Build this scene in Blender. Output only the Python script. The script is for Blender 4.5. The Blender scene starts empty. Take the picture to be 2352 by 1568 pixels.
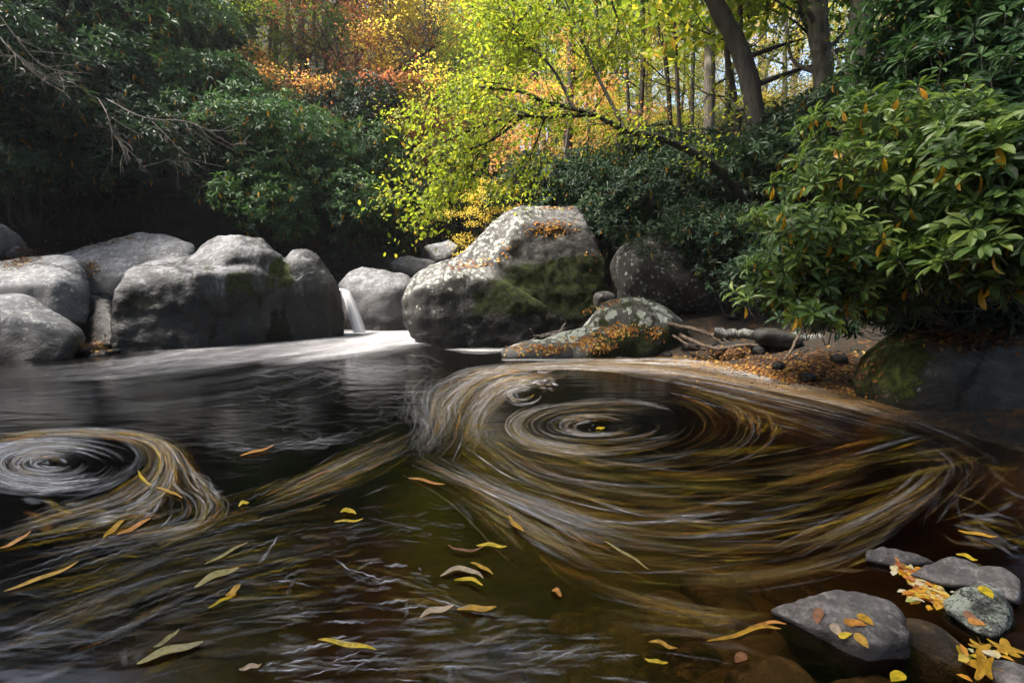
import bpy, math, random
import numpy as np
from mathutils import Vector, Matrix, Euler
from mathutils.bvhtree import BVHTree

scene = bpy.context.scene
COL = scene.collection
R = math.radians

# ------------------------------------------------------------------ camera, sky, sun, exposure
FP, CX, CY = 1176.0, 1176.0, 784.0          # focal length and centre of the photograph at 2352 x 1568
PITCH, CAMH = R(7.0), 1.10
cam = bpy.data.cameras.new("camera")
cam.lens, cam.sensor_width, cam.clip_start, cam.clip_end = 18.0, 36.0, 0.05, 600
camo = bpy.data.objects.new("camera", cam)
camo.location = (0, 0, CAMH)
camo.rotation_euler = (R(90) - PITCH, 0, 0)
COL.objects.link(camo)
scene.camera = camo

SUN_EL, SUN_AZ = R(57), R(-98)               # azimuth measured from +Y towards +X
world = bpy.data.worlds.new("World")
scene.world = world
world.use_nodes = True
wn = world.node_tree.nodes
sky = wn.new("ShaderNodeTexSky")
sky.sky_type = 'NISHITA'
sky.sun_disc = False
sky.sun_elevation = SUN_EL
sky.sun_rotation = SUN_AZ
sky.air_density, sky.dust_density, sky.ozone_density = 1.0, 4.0, 0.6
world.node_tree.links.new(sky.outputs[0], wn["Background"].inputs[0])
wn["Background"].inputs[1].default_value = 0.15
sl = bpy.data.lights.new("sun", 'SUN')
sl.energy, sl.angle, sl.color = 4.3, R(12.0), (1.0, 0.94, 0.84)
so = bpy.data.objects.new("sun", sl)
sd = Vector((math.sin(SUN_AZ) * math.cos(SUN_EL), math.cos(SUN_AZ) * math.cos(SUN_EL), math.sin(SUN_EL)))
so.rotation_euler = sd.to_track_quat('Z', 'Y').to_euler()
so.location = sd * 60
COL.objects.link(so)
scene.view_settings.view_transform = 'Standard'
scene.view_settings.look = 'None'
scene.view_settings.exposure = 1.62
scene.view_settings.gamma = 1.0
scene.view_settings.use_curve_mapping = False
scene.render.engine = 'CYCLES'
cy = scene.cycles
cy.max_bounces, cy.diffuse_bounces, cy.glossy_bounces = 6, 3, 2
cy.transmission_bounces, cy.transparent_max_bounces = 4, 24
cy.use_denoising = True
cy.caustics_reflective = cy.caustics_refractive = False
cy.sample_clamp_indirect = 4.0

# ------------------------------------------------------------------ geometry helpers
CP, SP = math.cos(PITCH), math.sin(PITCH)

def ray(px, py):
    a, u = (px - CX) / FP, (CY - py) / FP
    return a, CP + u * SP, -SP + u * CP

def P(px, py, Y):
    a, b, c = ray(px, py)
    t = Y / b
    return np.array((a * t, Y, CAMH + c * t))

def W(px, py, z=0.0):
    """points of the horizontal plane z seen at px, py (arrays allowed)"""
    a, b, c = ray(np.asarray(px, float), np.asarray(py, float))
    t = (z - CAMH) / np.minimum(c, -0.004)
    return np.stack([a * t, b * t, np.full_like(t, z) if np.ndim(t) else np.float64(z)], -1)

def npx(n, Y):
    return n / FP * Y

_perm = np.random.RandomState(7).permutation(256)
_perm = np.concatenate([_perm, _perm, _perm])
_grad = np.random.RandomState(8).normal(size=(256, 3))
_grad /= np.linalg.norm(_grad, axis=1)[:, None]

def perlin(p):
    p = np.asarray(p, float)
    i = np.floor(p).astype(int)
    f = p - i
    u = f * f * f * (f * (f * 6 - 15) + 10)
    i &= 255
    out = 0
    for dx in (0, 1):
        for dy in (0, 1):
            for dz in (0, 1):
                h = _perm[_perm[_perm[(i[:, 0] + dx) & 255] + ((i[:, 1] + dy) & 255)] + ((i[:, 2] + dz) & 255)]
                g = (_grad[h & 255] * (f - np.array([dx, dy, dz]))).sum(1)
                w = (u[:, 0] if dx else 1 - u[:, 0]) * (u[:, 1] if dy else 1 - u[:, 1]) * (u[:, 2] if dz else 1 - u[:, 2])
                out = out + w * g
    return out

def fbm(p, scale, octaves=4, gain=0.5):
    s, a, t = scale, 1.0, 0
    for k in range(octaves):
        t = t + a * perlin(np.asarray(p) * s + 17.3 * k)
        s *= 2.03
        a *= gain
    return t

def sstep(a, b, x):
    t = np.clip((x - a) / (b - a), 0, 1)
    return t * t * (3 - 2 * t)

def make_mesh(name, verts, loops, totals, smooth=True, attrs=None, uv=None):
    me = bpy.data.meshes.new(name)
    verts = np.asarray(verts, np.float32)
    loops = np.asarray(loops, np.int32)
    totals = np.asarray(totals, np.int32)
    me.vertices.add(len(verts))
    me.vertices.foreach_set("co", verts.ravel())
    me.loops.add(len(loops))
    me.loops.foreach_set("vertex_index", loops)
    me.polygons.add(len(totals))
    starts = np.concatenate([[0], np.cumsum(totals)[:-1]]).astype(np.int32)
    me.polygons.foreach_set("loop_start", starts)
    me.polygons.foreach_set("loop_total", totals)
    me.polygons.foreach_set("use_smooth", np.full(len(totals), smooth))
    for k, v in (attrs or {}).items():
        v = np.asarray(v, np.float32)
        if v.ndim == 1:
            at = me.attributes.new(k, 'FLOAT', 'POINT')
            at.data.foreach_set("value", v)
        else:
            at = me.attributes.new(k, 'FLOAT_COLOR', 'POINT')
            at.data.foreach_set("color", v.ravel())
    if uv is not None:
        l = me.uv_layers.new(name="UVMap")
        l.data.foreach_set("uv", np.asarray(uv, np.float32)[loops].ravel())
    me.update(calc_edges=True)
    me.validate()
    return me

def link(name, data, mat=None, parent=None, loc=None, rot=None):
    o = bpy.data.objects.new(name, data)
    COL.objects.link(o)
    if mat is not None and data is not None:
        data.materials.append(mat)
    if parent is not None:
        o.parent = parent
    if loc is not None:
        o.location = loc
    if rot is not None:
        o.rotation_euler = rot
    return o

def tag(o, label=None, cat=None, group=None, kind=None):
    if label: o["label"] = label
    if cat: o["category"] = cat
    if group: o["group"] = group
    if kind: o["kind"] = kind
    return o

def copy_tree(o, parent=None):
    c = o.copy()
    COL.objects.link(c)
    if parent is not None:
        c.parent = parent
    for ch in list(o.children):
        copy_tree(ch, c)
    return c

class Tubes:
    """collects tapering tubes"""
    def __init__(s):
        s.v, s.l, s.t, s.n = [], [], [], 0
    def add(s, pts, rad, sides=6):
        pts = np.asarray(pts, float)
        n = len(pts)
        rad = np.broadcast_to(np.asarray(rad, float), (n,))
        tg = np.gradient(pts, axis=0)
        tg /= np.linalg.norm(tg, axis=1)[:, None] + 1e-9
        ref = np.array([0.31, 0.17, 0.93]) if abs(tg[:, 2]).mean() < 0.8 else np.array([0.94, 0.2, 0.1])
        a = np.cross(tg, ref); a /= np.linalg.norm(a, axis=1)[:, None] + 1e-9
        b = np.cross(tg, a)
        th = np.linspace(0, 2 * np.pi, sides, endpoint=False)
        ring = pts[:, None] + rad[:, None, None] * (np.cos(th)[None, :, None] * a[:, None] + np.sin(th)[None, :, None] * b[:, None])
        s.v.append(ring.reshape(-1, 3))
        i = np.arange(n - 1)[:, None] * sides
        j = np.arange(sides)[None]
        k = (j + 1) % sides
        q = np.stack([i + j, i + k, i + sides + k, i + sides + j], -1).reshape(-1, 4) + s.n
        s.l.append(q.ravel()); s.t.append(np.full(len(q), 4))
        for st in (0, (n - 1) * sides):
            s.l.append(np.arange(sides) + st + s.n); s.t.append(np.array([sides]))
        s.n += n * sides
    def mesh(s, name):
        return make_mesh(name, np.concatenate(s.v), np.concatenate(s.l), np.concatenate(s.t))

def smooth_path(ctrl, n=24):
    """Catmull-Rom through control points"""
    c = np.asarray(ctrl, float)
    c = np.concatenate([[2 * c[0] - c[1]], c, [2 * c[-1] - c[-2]]])
    m = len(c) - 3
    t = np.linspace(0, m - 1e-6, n)
    i = t.astype(int)
    f = (t - i)[:, None]
    p0, p1, p2, p3 = c[i], c[i + 1], c[i + 2], c[i + 3]
    return 0.5 * (2 * p1 + (p2 - p0) * f + (2 * p0 - 5 * p1 + 4 * p2 - p3) * f ** 2 + (3 * p1 - p0 - 3 * p2 + p3) * f ** 3)

# leaf templates: (along, across, up) vertices + faces
T_DIAMOND = (np.array([[0, 0, 0], [.5, .5, .05], [1, 0, 0], [.5, -.5, .05]]), [(0, 1, 2, 3)])
T_LEAF = (np.array([[0, 0, 0], [.5, 0, 0], [1, 0, -.10], [.28, .36, .07], [.68, .48, .05], [.28, -.36, .07], [.68, -.48, .05]]),
          [(0, 3, 4, 1), (1, 4, 2), (0, 1, 6, 5), (1, 2, 6)])
T_FINE = (np.array([[0, 0, 0], [.33, 0, .03], [.66, 0, 0], [1, 0, -.13],
                    [.10, .07, .01], [.36, .36, .10], [.66, .50, .07], [.88, .30, -.03],
                    [.10, -.07, .01], [.36, -.36, .10], [.66, -.50, .07], [.88, -.30, -.03]]),
          [(0, 4, 5, 1), (1, 5, 6, 2), (2, 6, 7, 3), (0, 1, 9, 8), (1, 2, 10, 9), (2, 3, 11, 10)])

def leaf_mesh(name, pos, d, nrm, length, width, tint, tpl):
    tv, tf = tpl
    d = d / (np.linalg.norm(d, axis=1)[:, None] + 1e-9)
    s = np.cross(d, nrm); s /= np.linalg.norm(s, axis=1)[:, None] + 1e-9
    n = np.cross(s, d)
    L = np.broadcast_to(length, (len(pos),))[:, None, None]
    Wd = np.broadcast_to(width, (len(pos),))[:, None, None]
    v = pos[:, None] + L * tv[None, :, 0:1] * d[:, None] + Wd * tv[None, :, 1:2] * s[:, None] + L * tv[None, :, 2:3] * n[:, None]
    K = len(tv)
    fl = np.concatenate([np.array(f) for f in tf])
    ft = np.array([len(f) for f in tf])
    loops = (fl[None] + np.arange(len(pos))[:, None] * K).ravel()
    return make_mesh(name, v.reshape(-1, 3), loops, np.tile(ft, len(pos)), smooth=False, attrs={"tint": np.repeat(tint, K)})

# ------------------------------------------------------------------ materials
def new_mat(name):
    m = bpy.data.materials.new(name)
    m.use_nodes = True
    nt = m.node_tree
    nt.nodes.clear()
    out = nt.nodes.new("ShaderNodeOutputMaterial")
    return m, nt, out

def N(nt, t, **kw):
    n = nt.nodes.new(t)
    for k, v in kw.items():
        if k.startswith("i_"):
            key = k[2:]
            n.inputs[int(key) if key.isdigit() else key].default_value = v
        else:
            setattr(n, k, v)
    return n

def ramp(nt, stops, interp='LINEAR'):
    n = nt.nodes.new("ShaderNodeValToRGB")
    cr = n.color_ramp
    cr.interpolation = interp
    while len(cr.elements) < len(stops):
        cr.elements.new(0.5)
    for e, (p, c) in zip(cr.elements, stops):
        e.position = p
        e.color = (*c, 1) if len(c) == 3 else c
    return n

def math_node(nt, op, a, b=None, clamp=False):
    n = nt.nodes.new("ShaderNodeMath")
    n.operation = op
    n.use_clamp = clamp
    for i, x in enumerate((a, b)):
        if x is None: continue
        if isinstance(x, (int, float)): n.inputs[i].default_value = x
        else: nt.links.new(x, n.inputs[i])
    return n.outputs[0]

def mix_col(nt, fac, a, b, blend='MIX'):
    n = nt.nodes.new("ShaderNodeMix")
    n.data_type = 'RGBA'
    n.blend_type = blend
    for sock, x in ((n.inputs[0], fac), (n.inputs[6], a), (n.inputs[7], b)):
        if isinstance(x, (int, float)): sock.default_value = x
        elif isinstance(x, tuple): sock.default_value = (*x, 1)
        else: nt.links.new(x, sock)
    return n.outputs[2]

def smooth_mask(nt, val, lo, hi):
    n = nt.nodes.new("ShaderNodeMapRange")
    n.interpolation_type = 'SMOOTHSTEP'
    n.inputs[1].default_value, n.inputs[2].default_value = lo, hi
    nt.links.new(val, n.inputs[0])
    return n.outputs[0]

def leaf_mat(name, stops, trans=0.35, rough=0.45, spec=0.4, tcol=1.6):
    m, nt, out = new_mat(name)
    at = N(nt, "ShaderNodeAttribute", attribute_name="tint")
    cr = ramp(nt, stops)
    nt.links.new(at.outputs["Fac"], cr.inputs[0])
    pb = N(nt, "ShaderNodeBsdfPrincipled")
    pb.inputs["Roughness"].default_value = rough
    pb.inputs["Specular IOR Level"].default_value = spec
    nt.links.new(cr.outputs[0], pb.inputs["Base Color"])
    tr = N(nt, "ShaderNodeBsdfTranslucent")
    tc = mix_col(nt, 1.0, cr.outputs[0], (tcol, tcol, tcol * 0.75), 'MULTIPLY')
    nt.links.new(tc, tr.inputs[0])
    mx = N(nt, "ShaderNodeMixShader", i_0=trans)
    nt.links.new(pb.outputs[0], mx.inputs[1]); nt.links.new(tr.outputs[0], mx.inputs[2])
    nt.links.new(mx.outputs[0], out.inputs[0])
    return m

def rock_mat(name, base=(0.16, 0.155, 0.16), dark=(0.045, 0.043, 0.043), lichen=0.0, mosscol=(0.028, 0.036, 0.006),
             wet_z=0.25, rough=0.75, lscale=9.0, lichcol=(0.38, 0.40, 0.36), bump=0.04, grain=75.0, spec=0.35):
    m, nt, out = new_mat(name)
    L = nt.links
    tc = N(nt, "ShaderNodeTexCoord")
    geo = N(nt, "ShaderNodeNewGeometry")
    pos = geo.outputs["Position"]
    n1 = N(nt, "ShaderNodeTexNoise", i_Scale=1.6, i_Detail=8.0, i_Roughness=0.65)
    n2 = N(nt, "ShaderNodeTexNoise", i_Scale=14.0, i_Detail=6.0, i_Roughness=0.7)
    n3 = N(nt, "ShaderNodeTexNoise", i_Scale=grain, i_Detail=3.0, i_Roughness=0.7)
    for n in (n1, n2, n3): L.new(pos, n.inputs["Vector"])
    mp = N(nt, "ShaderNodeMapping"); mp.inputs["Scale"].default_value = (5.5, 5.5, 0.55)
    L.new(pos, mp.inputs[0])
    ns = N(nt, "ShaderNodeTexNoise", i_Scale=1.0, i_Detail=5.0, i_Roughness=0.6)
    L.new(mp.outputs[0], ns.inputs["Vector"])
    c = mix_col(nt, smooth_mask(nt, n1.outputs[0], 0.36, 0.62), dark, base)
    c = mix_col(nt, math_node(nt, 'MULTIPLY', smooth_mask(nt, n2.outputs[0], 0.50, 0.66), 0.7), c, tuple(min(1, x * 1.75) for x in base))
    c = mix_col(nt, math_node(nt, 'MULTIPLY', smooth_mask(nt, n3.outputs[0], 0.55, 0.40), 0.30), c, dark)
    n5 = N(nt, "ShaderNodeTexNoise", i_Scale=grain / 9.0, i_Detail=9.0, i_Roughness=0.78); L.new(pos, n5.inputs["Vector"])
    c = mix_col(nt, math_node(nt, 'MULTIPLY', smooth_mask(nt, n5.outputs[0], 0.53, 0.44), 0.62), c, dark)
    c = mix_col(nt, math_node(nt, 'MULTIPLY', smooth_mask(nt, n5.outputs[0], 0.56, 0.64), 0.5), c, tuple(min(.6, x * 1.9) for x in base))
    # dark steep sides: run-off streaks plus shade painted into the colour
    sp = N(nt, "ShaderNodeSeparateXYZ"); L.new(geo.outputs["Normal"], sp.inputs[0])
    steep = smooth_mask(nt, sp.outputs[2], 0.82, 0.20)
    streak_shade = math_node(nt, 'MULTIPLY', smooth_mask(nt, ns.outputs[0], 0.27, 0.52), math_node(nt, 'MULTIPLY', steep, 0.95))
    c = mix_col(nt, streak_shade, c, dark)
    if lichen > 0:
        vo = N(nt, "ShaderNodeTexVoronoi", i_Scale=lscale); vo.feature = 'F1'
        wv = N(nt, "ShaderNodeTexNoise", i_Scale=lscale * 2.5, i_Detail=4.0)
        L.new(pos, wv.inputs["Vector"])
        add = N(nt, "ShaderNodeMix"); add.data_type = 'VECTOR'; add.inputs[0].default_value = 0.10
        L.new(pos, add.inputs[4]); L.new(wv.outputs["Color"], add.inputs[5])
        L.new(add.outputs[1], vo.inputs["Vector"])
        la = N(nt, "ShaderNodeAttribute", attribute_name="lichen")
        rv = N(nt, "ShaderNodeSeparateXYZ"); L.new(vo.outputs["Color"], rv.inputs[0])
        thr = math_node(nt, 'MULTIPLY', math_node(nt, 'MULTIPLY', rv.outputs[0], 0.62), math_node(nt, 'MULTIPLY', la.outputs["Fac"], lichen))
        lm = smooth_mask(nt, math_node(nt, 'SUBTRACT', thr, vo.outputs["Distance"]), -0.02, 0.06)
        c = mix_col(nt, math_node(nt, 'MULTIPLY', lm, 0.85), c, lichcol)
    # joints and cracks
    cv = N(nt, "ShaderNodeTexVoronoi", i_Scale=0.55); cv.feature = 'DISTANCE_TO_EDGE'
    cw = N(nt, "ShaderNodeMix"); cw.data_type = 'VECTOR'; cw.inputs[0].default_value = 0.35
    L.new(pos, cw.inputs[4]); L.new(n1.outputs["Color"], cw.inputs[5]); L.new(cw.outputs[1], cv.inputs["Vector"])
    crack = smooth_mask(nt, math_node(nt, 'ADD', cv.outputs["Distance"], math_node(nt, 'MULTIPLY', math_node(nt, 'SUBTRACT', n2.outputs[0], .4), .05)), 0.022, 0.0)
    c = mix_col(nt, math_node(nt, 'MULTIPLY', crack, .85), c, tuple(x * .35 for x in dark))
    # moss
    ma = N(nt, "ShaderNodeAttribute", attribute_name="moss")
    mval = math_node(nt, 'ADD', ma.outputs["Fac"], math_node(nt, 'MULTIPLY', math_node(nt, 'SUBTRACT', n2.outputs[0], 0.5), 1.0))
    mval = math_node(nt, 'ADD', mval, math_node(nt, 'MULTIPLY', math_node(nt, 'SUBTRACT', n1.outputs[0], 0.5), 1.3))
    mm = smooth_mask(nt, mval, 0.45, 0.62)
    mc = mix_col(nt, smooth_mask(nt, n2.outputs[0], 0.35, 0.65), tuple(x * 0.35 for x in mosscol), tuple(x * 2.0 for x in mosscol))
    mc = mix_col(nt, math_node(nt, 'MULTIPLY', smooth_mask(nt, n3.outputs[0], 0.5, 0.6), .6), mc, tuple(x * .3 for x in mosscol))
    c = mix_col(nt, mm, c, mc)
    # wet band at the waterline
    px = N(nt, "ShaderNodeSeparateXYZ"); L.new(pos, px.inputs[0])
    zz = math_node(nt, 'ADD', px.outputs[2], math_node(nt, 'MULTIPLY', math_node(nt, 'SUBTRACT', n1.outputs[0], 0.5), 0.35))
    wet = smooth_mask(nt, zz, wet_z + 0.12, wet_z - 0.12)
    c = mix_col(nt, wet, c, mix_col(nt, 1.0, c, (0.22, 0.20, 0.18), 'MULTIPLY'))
    pb = N(nt, "ShaderNodeBsdfPrincipled")
    L.new(c, pb.inputs["Base Color"])
    pb.inputs["Specular IOR Level"].default_value = spec
    rr = N(nt, "ShaderNodeMapRange", i_3=rough, i_4=0.32); L.new(wet, rr.inputs[0])
    rm = N(nt, "ShaderNodeMix"); L.new(mm, rm.inputs[0]); L.new(rr.outputs[0], rm.inputs[2]); rm.inputs[3].default_value = 0.95
    L.new(rm.outputs[0], pb.inputs["Roughness"])
    bh = math_node(nt, 'ADD', math_node(nt, 'MULTIPLY', n2.outputs[0], 0.6), math_node(nt, 'MULTIPLY', n3.outputs[0], 0.35))
    bh = math_node(nt, 'ADD', bh, math_node(nt, 'MULTIPLY', mm, math_node(nt, 'ADD', n3.outputs[0], 0.3)))
    bh = math_node(nt, 'SUBTRACT', bh, math_node(nt, 'MULTIPLY', crack, .8))
    n4 = N(nt, "ShaderNodeTexNoise", i_Scale=5.0, i_Detail=6.0, i_Roughness=0.7); L.new(pos, n4.inputs["Vector"])
    bh = math_node(nt, 'ADD', bh, math_node(nt, 'MULTIPLY', n4.outputs[0], 1.6))
    bp = N(nt, "ShaderNodeBump", i_Strength=0.7, i_Distance=bump)
    L.new(bh, bp.inputs["Height"]); L.new(bp.outputs[0], pb.inputs["Normal"])
    L.new(pb.outputs[0], out.inputs[0])
    return m

def bark_mat(name, a, b, scale=1.0):
    m, nt, out = new_mat(name)
    L = nt.links
    geo = N(nt, "ShaderNodeNewGeometry")
    mp = N(nt, "ShaderNodeMapping"); mp.inputs["Scale"].default_value = (14 * scale, 14 * scale, 2.6 * scale)
    L.new(geo.outputs["Position"], mp.inputs[0])
    n = N(nt, "ShaderNodeTexNoise", i_Scale=1.0, i_Detail=7.0, i_Roughness=0.7); L.new(mp.outputs[0], n.inputs["Vector"])
    n2 = N(nt, "ShaderNodeTexNoise", i_Scale=3.0 * scale, i_Detail=4.0); L.new(geo.outputs["Position"], n2.inputs["Vector"])
    c = mix_col(nt, smooth_mask(nt, n.outputs[0], 0.35, 0.65), a, b)
    c = mix_col(nt, math_node(nt, 'MULTIPLY', smooth_mask(nt, n2.outputs[0], 0.55, 0.7), 0.5), c, tuple(min(1, x * 1.9) for x in b))
    pb = N(nt, "ShaderNodeBsdfPrincipled", i_Roughness=0.85)
    L.new(c, pb.inputs["Base Color"])
    bp = N(nt, "ShaderNodeBump", i_Strength=0.8, i_Distance=0.03); L.new(n.outputs[0], bp.inputs["Height"]); L.new(bp.outputs[0], pb.inputs["Normal"])
    L.new(pb.outputs[0], out.inputs[0])
    return m

YEL, ORA = (0.62, 0.36, 0.02), (0.55, 0.19, 0.03)
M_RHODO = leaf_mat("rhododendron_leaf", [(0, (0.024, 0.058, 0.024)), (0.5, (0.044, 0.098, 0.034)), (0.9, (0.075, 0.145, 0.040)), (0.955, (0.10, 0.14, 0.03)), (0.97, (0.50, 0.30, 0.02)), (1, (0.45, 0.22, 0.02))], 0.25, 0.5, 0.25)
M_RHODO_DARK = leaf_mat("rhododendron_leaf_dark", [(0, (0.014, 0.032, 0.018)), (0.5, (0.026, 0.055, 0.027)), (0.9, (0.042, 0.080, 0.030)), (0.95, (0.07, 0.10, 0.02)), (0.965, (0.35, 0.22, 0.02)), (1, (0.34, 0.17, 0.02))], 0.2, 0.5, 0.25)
M_RHODO_NEAR = leaf_mat("rhododendron_leaf_near", [(0, (0.04, 0.08, 0.026)), (0.35, (0.10, 0.175, 0.042)), (0.7, (0.19, 0.28, 0.06)), (0.9, (0.29, 0.37, 0.075)), (0.962, (0.26, 0.33, 0.045)), (0.972, (0.70, 0.42, 0.02)), (1, (0.66, 0.30, 0.02))], 0.28, 0.40, 0.4)
M_LIME = leaf_mat("leaf_yellow_green", [(0, (0.13, 0.20, 0.02)), (0.45, (0.24, 0.31, 0.03)), (0.8, (0.37, 0.39, 0.04)), (0.92, (0.50, 0.42, 0.05)), (1, (0.55, 0.30, 0.06))], 0.55, 0.5, 0.3)
M_GREEN = leaf_mat("leaf_mid_green", [(0, (0.045, 0.10, 0.02)), (0.6, (0.10, 0.18, 0.025)), (0.9, (0.20, 0.25, 0.03)), (1, (0.45, 0.35, 0.03))], 0.5, 0.5, 0.3)
M_YELLOW = leaf_mat("leaf_gold", [(0, (0.45, 0.36, 0.05)), (0.6, (0.70, 0.54, 0.10)), (1, (0.78, 0.55, 0.10))], 0.5, 0.5, 0.3)
M_ORANGE = leaf_mat("leaf_orange", [(0, (0.26, 0.12, 0.05)), (0.35, (0.42, 0.18, 0.07)), (0.6, (0.48, 0.26, 0.09)), (0.75, (0.40, 0.34, 0.08)), (1, (0.26, 0.30, 0.06))], 0.5, 0.5, 0.3)
M_RED = leaf_mat("leaf_red", [(0, (0.20, 0.06, 0.045)), (0.5, (0.36, 0.11, 0.075)), (0.75, (0.46, 0.20, 0.09)), (1, (0.34, 0.28, 0.08))], 0.45, 0.5, 0.3)
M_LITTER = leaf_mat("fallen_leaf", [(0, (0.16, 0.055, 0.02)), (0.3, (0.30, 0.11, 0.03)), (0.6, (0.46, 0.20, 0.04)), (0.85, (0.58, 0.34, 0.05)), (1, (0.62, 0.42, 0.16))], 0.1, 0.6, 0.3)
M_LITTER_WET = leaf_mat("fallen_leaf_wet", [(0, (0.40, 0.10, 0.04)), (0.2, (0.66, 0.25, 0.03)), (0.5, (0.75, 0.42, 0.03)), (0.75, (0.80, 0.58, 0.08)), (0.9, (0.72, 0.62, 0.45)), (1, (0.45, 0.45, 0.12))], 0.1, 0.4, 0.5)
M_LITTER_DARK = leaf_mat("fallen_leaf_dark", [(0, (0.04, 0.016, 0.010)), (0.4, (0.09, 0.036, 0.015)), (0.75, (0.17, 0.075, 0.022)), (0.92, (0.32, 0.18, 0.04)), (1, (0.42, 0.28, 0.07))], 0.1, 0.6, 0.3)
M_BARK = bark_mat("bark_grey_brown", (0.045, 0.037, 0.030), (0.17, 0.15, 0.125))
M_BARK_DARK = bark_mat("bark_dark", (0.012, 0.010, 0.008), (0.05, 0.042, 0.034))
M_TWIG = bark_mat("twig_grey", (0.06, 0.05, 0.042), (0.17, 0.15, 0.13), 2.0)
M_LOG = bark_mat("log_lichen", (0.03, 0.026, 0.022), (0.30, 0.30, 0.28), 2.5)
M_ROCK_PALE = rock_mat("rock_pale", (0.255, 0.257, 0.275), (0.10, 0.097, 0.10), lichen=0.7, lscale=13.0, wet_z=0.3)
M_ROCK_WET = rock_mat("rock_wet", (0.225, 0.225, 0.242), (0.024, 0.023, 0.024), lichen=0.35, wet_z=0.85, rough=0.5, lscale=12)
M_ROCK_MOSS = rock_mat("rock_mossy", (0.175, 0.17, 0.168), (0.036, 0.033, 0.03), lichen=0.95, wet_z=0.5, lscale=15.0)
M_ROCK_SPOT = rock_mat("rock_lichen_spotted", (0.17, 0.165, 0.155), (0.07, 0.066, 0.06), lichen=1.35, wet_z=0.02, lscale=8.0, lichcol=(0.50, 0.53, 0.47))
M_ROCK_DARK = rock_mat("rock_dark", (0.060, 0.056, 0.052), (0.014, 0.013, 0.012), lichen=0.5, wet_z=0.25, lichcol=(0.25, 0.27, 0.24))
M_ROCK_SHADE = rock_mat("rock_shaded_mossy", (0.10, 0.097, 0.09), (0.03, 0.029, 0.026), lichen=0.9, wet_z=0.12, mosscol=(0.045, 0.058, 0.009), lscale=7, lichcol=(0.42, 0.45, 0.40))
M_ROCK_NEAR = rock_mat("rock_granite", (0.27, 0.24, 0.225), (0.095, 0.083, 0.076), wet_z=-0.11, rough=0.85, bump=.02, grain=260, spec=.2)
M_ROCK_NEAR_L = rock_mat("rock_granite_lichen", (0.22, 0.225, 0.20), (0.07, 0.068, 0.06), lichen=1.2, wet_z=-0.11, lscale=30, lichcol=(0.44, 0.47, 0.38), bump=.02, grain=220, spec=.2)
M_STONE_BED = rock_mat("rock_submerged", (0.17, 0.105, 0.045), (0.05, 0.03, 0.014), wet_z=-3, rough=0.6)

def ground_mat():
    m, nt, out = new_mat("forest_floor")
    L = nt.links
    geo = N(nt, "ShaderNodeNewGeometry")
    n1 = N(nt, "ShaderNodeTexNoise", i_Scale=2.2, i_Detail=8.0, i_Roughness=0.7)
    n2 = N(nt, "ShaderNodeTexNoise", i_Scale=26.0, i_Detail=5.0, i_Roughness=0.7)
    vo = N(nt, "ShaderNodeTexVoronoi", i_Scale=14.0)
    for n in (n1, n2, vo): L.new(geo.outputs["Position"], n.inputs["Vector"])
    soil = mix_col(nt, smooth_mask(nt, n2.outputs[0], 0.35, 0.65), (0.012, 0.009, 0.006), (0.045, 0.030, 0.016))
    sx = N(nt, "ShaderNodeSeparateXYZ"); L.new(vo.outputs["Color"], sx.inputs[0])
    lf = mix_col(nt, sx.outputs[1], (0.05, 0.02, 0.009), (0.14, 0.065, 0.018))
    c = mix_col(nt, math_node(nt, 'MULTIPLY', smooth_mask(nt, n1.outputs[0], 0.48, 0.60), math_node(nt, 'GREATER_THAN', sx.outputs[0], 0.55)), soil, lf)
    bed = mix_col(nt, smooth_mask(nt, n1.outputs[0], 0.35, 0.65), (0.045, 0.026, 0.010), (0.22, 0.13, 0.05))
    bed = mix_col(nt, math_node(nt, 'MULTIPLY', smooth_mask(nt, n2.outputs[0], 0.5, 0.7), 0.5), bed, (0.05, 0.03, 0.013))
    px = N(nt, "ShaderNodeSeparateXYZ"); L.new(geo.outputs["Position"], px.inputs[0])
    c = mix_col(nt, smooth_mask(nt, px.outputs[2], 0.03, -0.03), c, bed)
    pb = N(nt, "ShaderNodeBsdfPrincipled", i_Roughness=0.9)
    L.new(c, pb.inputs["Base Color"])
    bp = N(nt, "ShaderNodeBump", i_Strength=0.8, i_Distance=0.05); L.new(n2.outputs[0], bp.inputs["Height"]); L.new(bp.outputs[0], pb.inputs["Normal"])
    L.new(pb.outputs[0], out.inputs[0])
    return m

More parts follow.
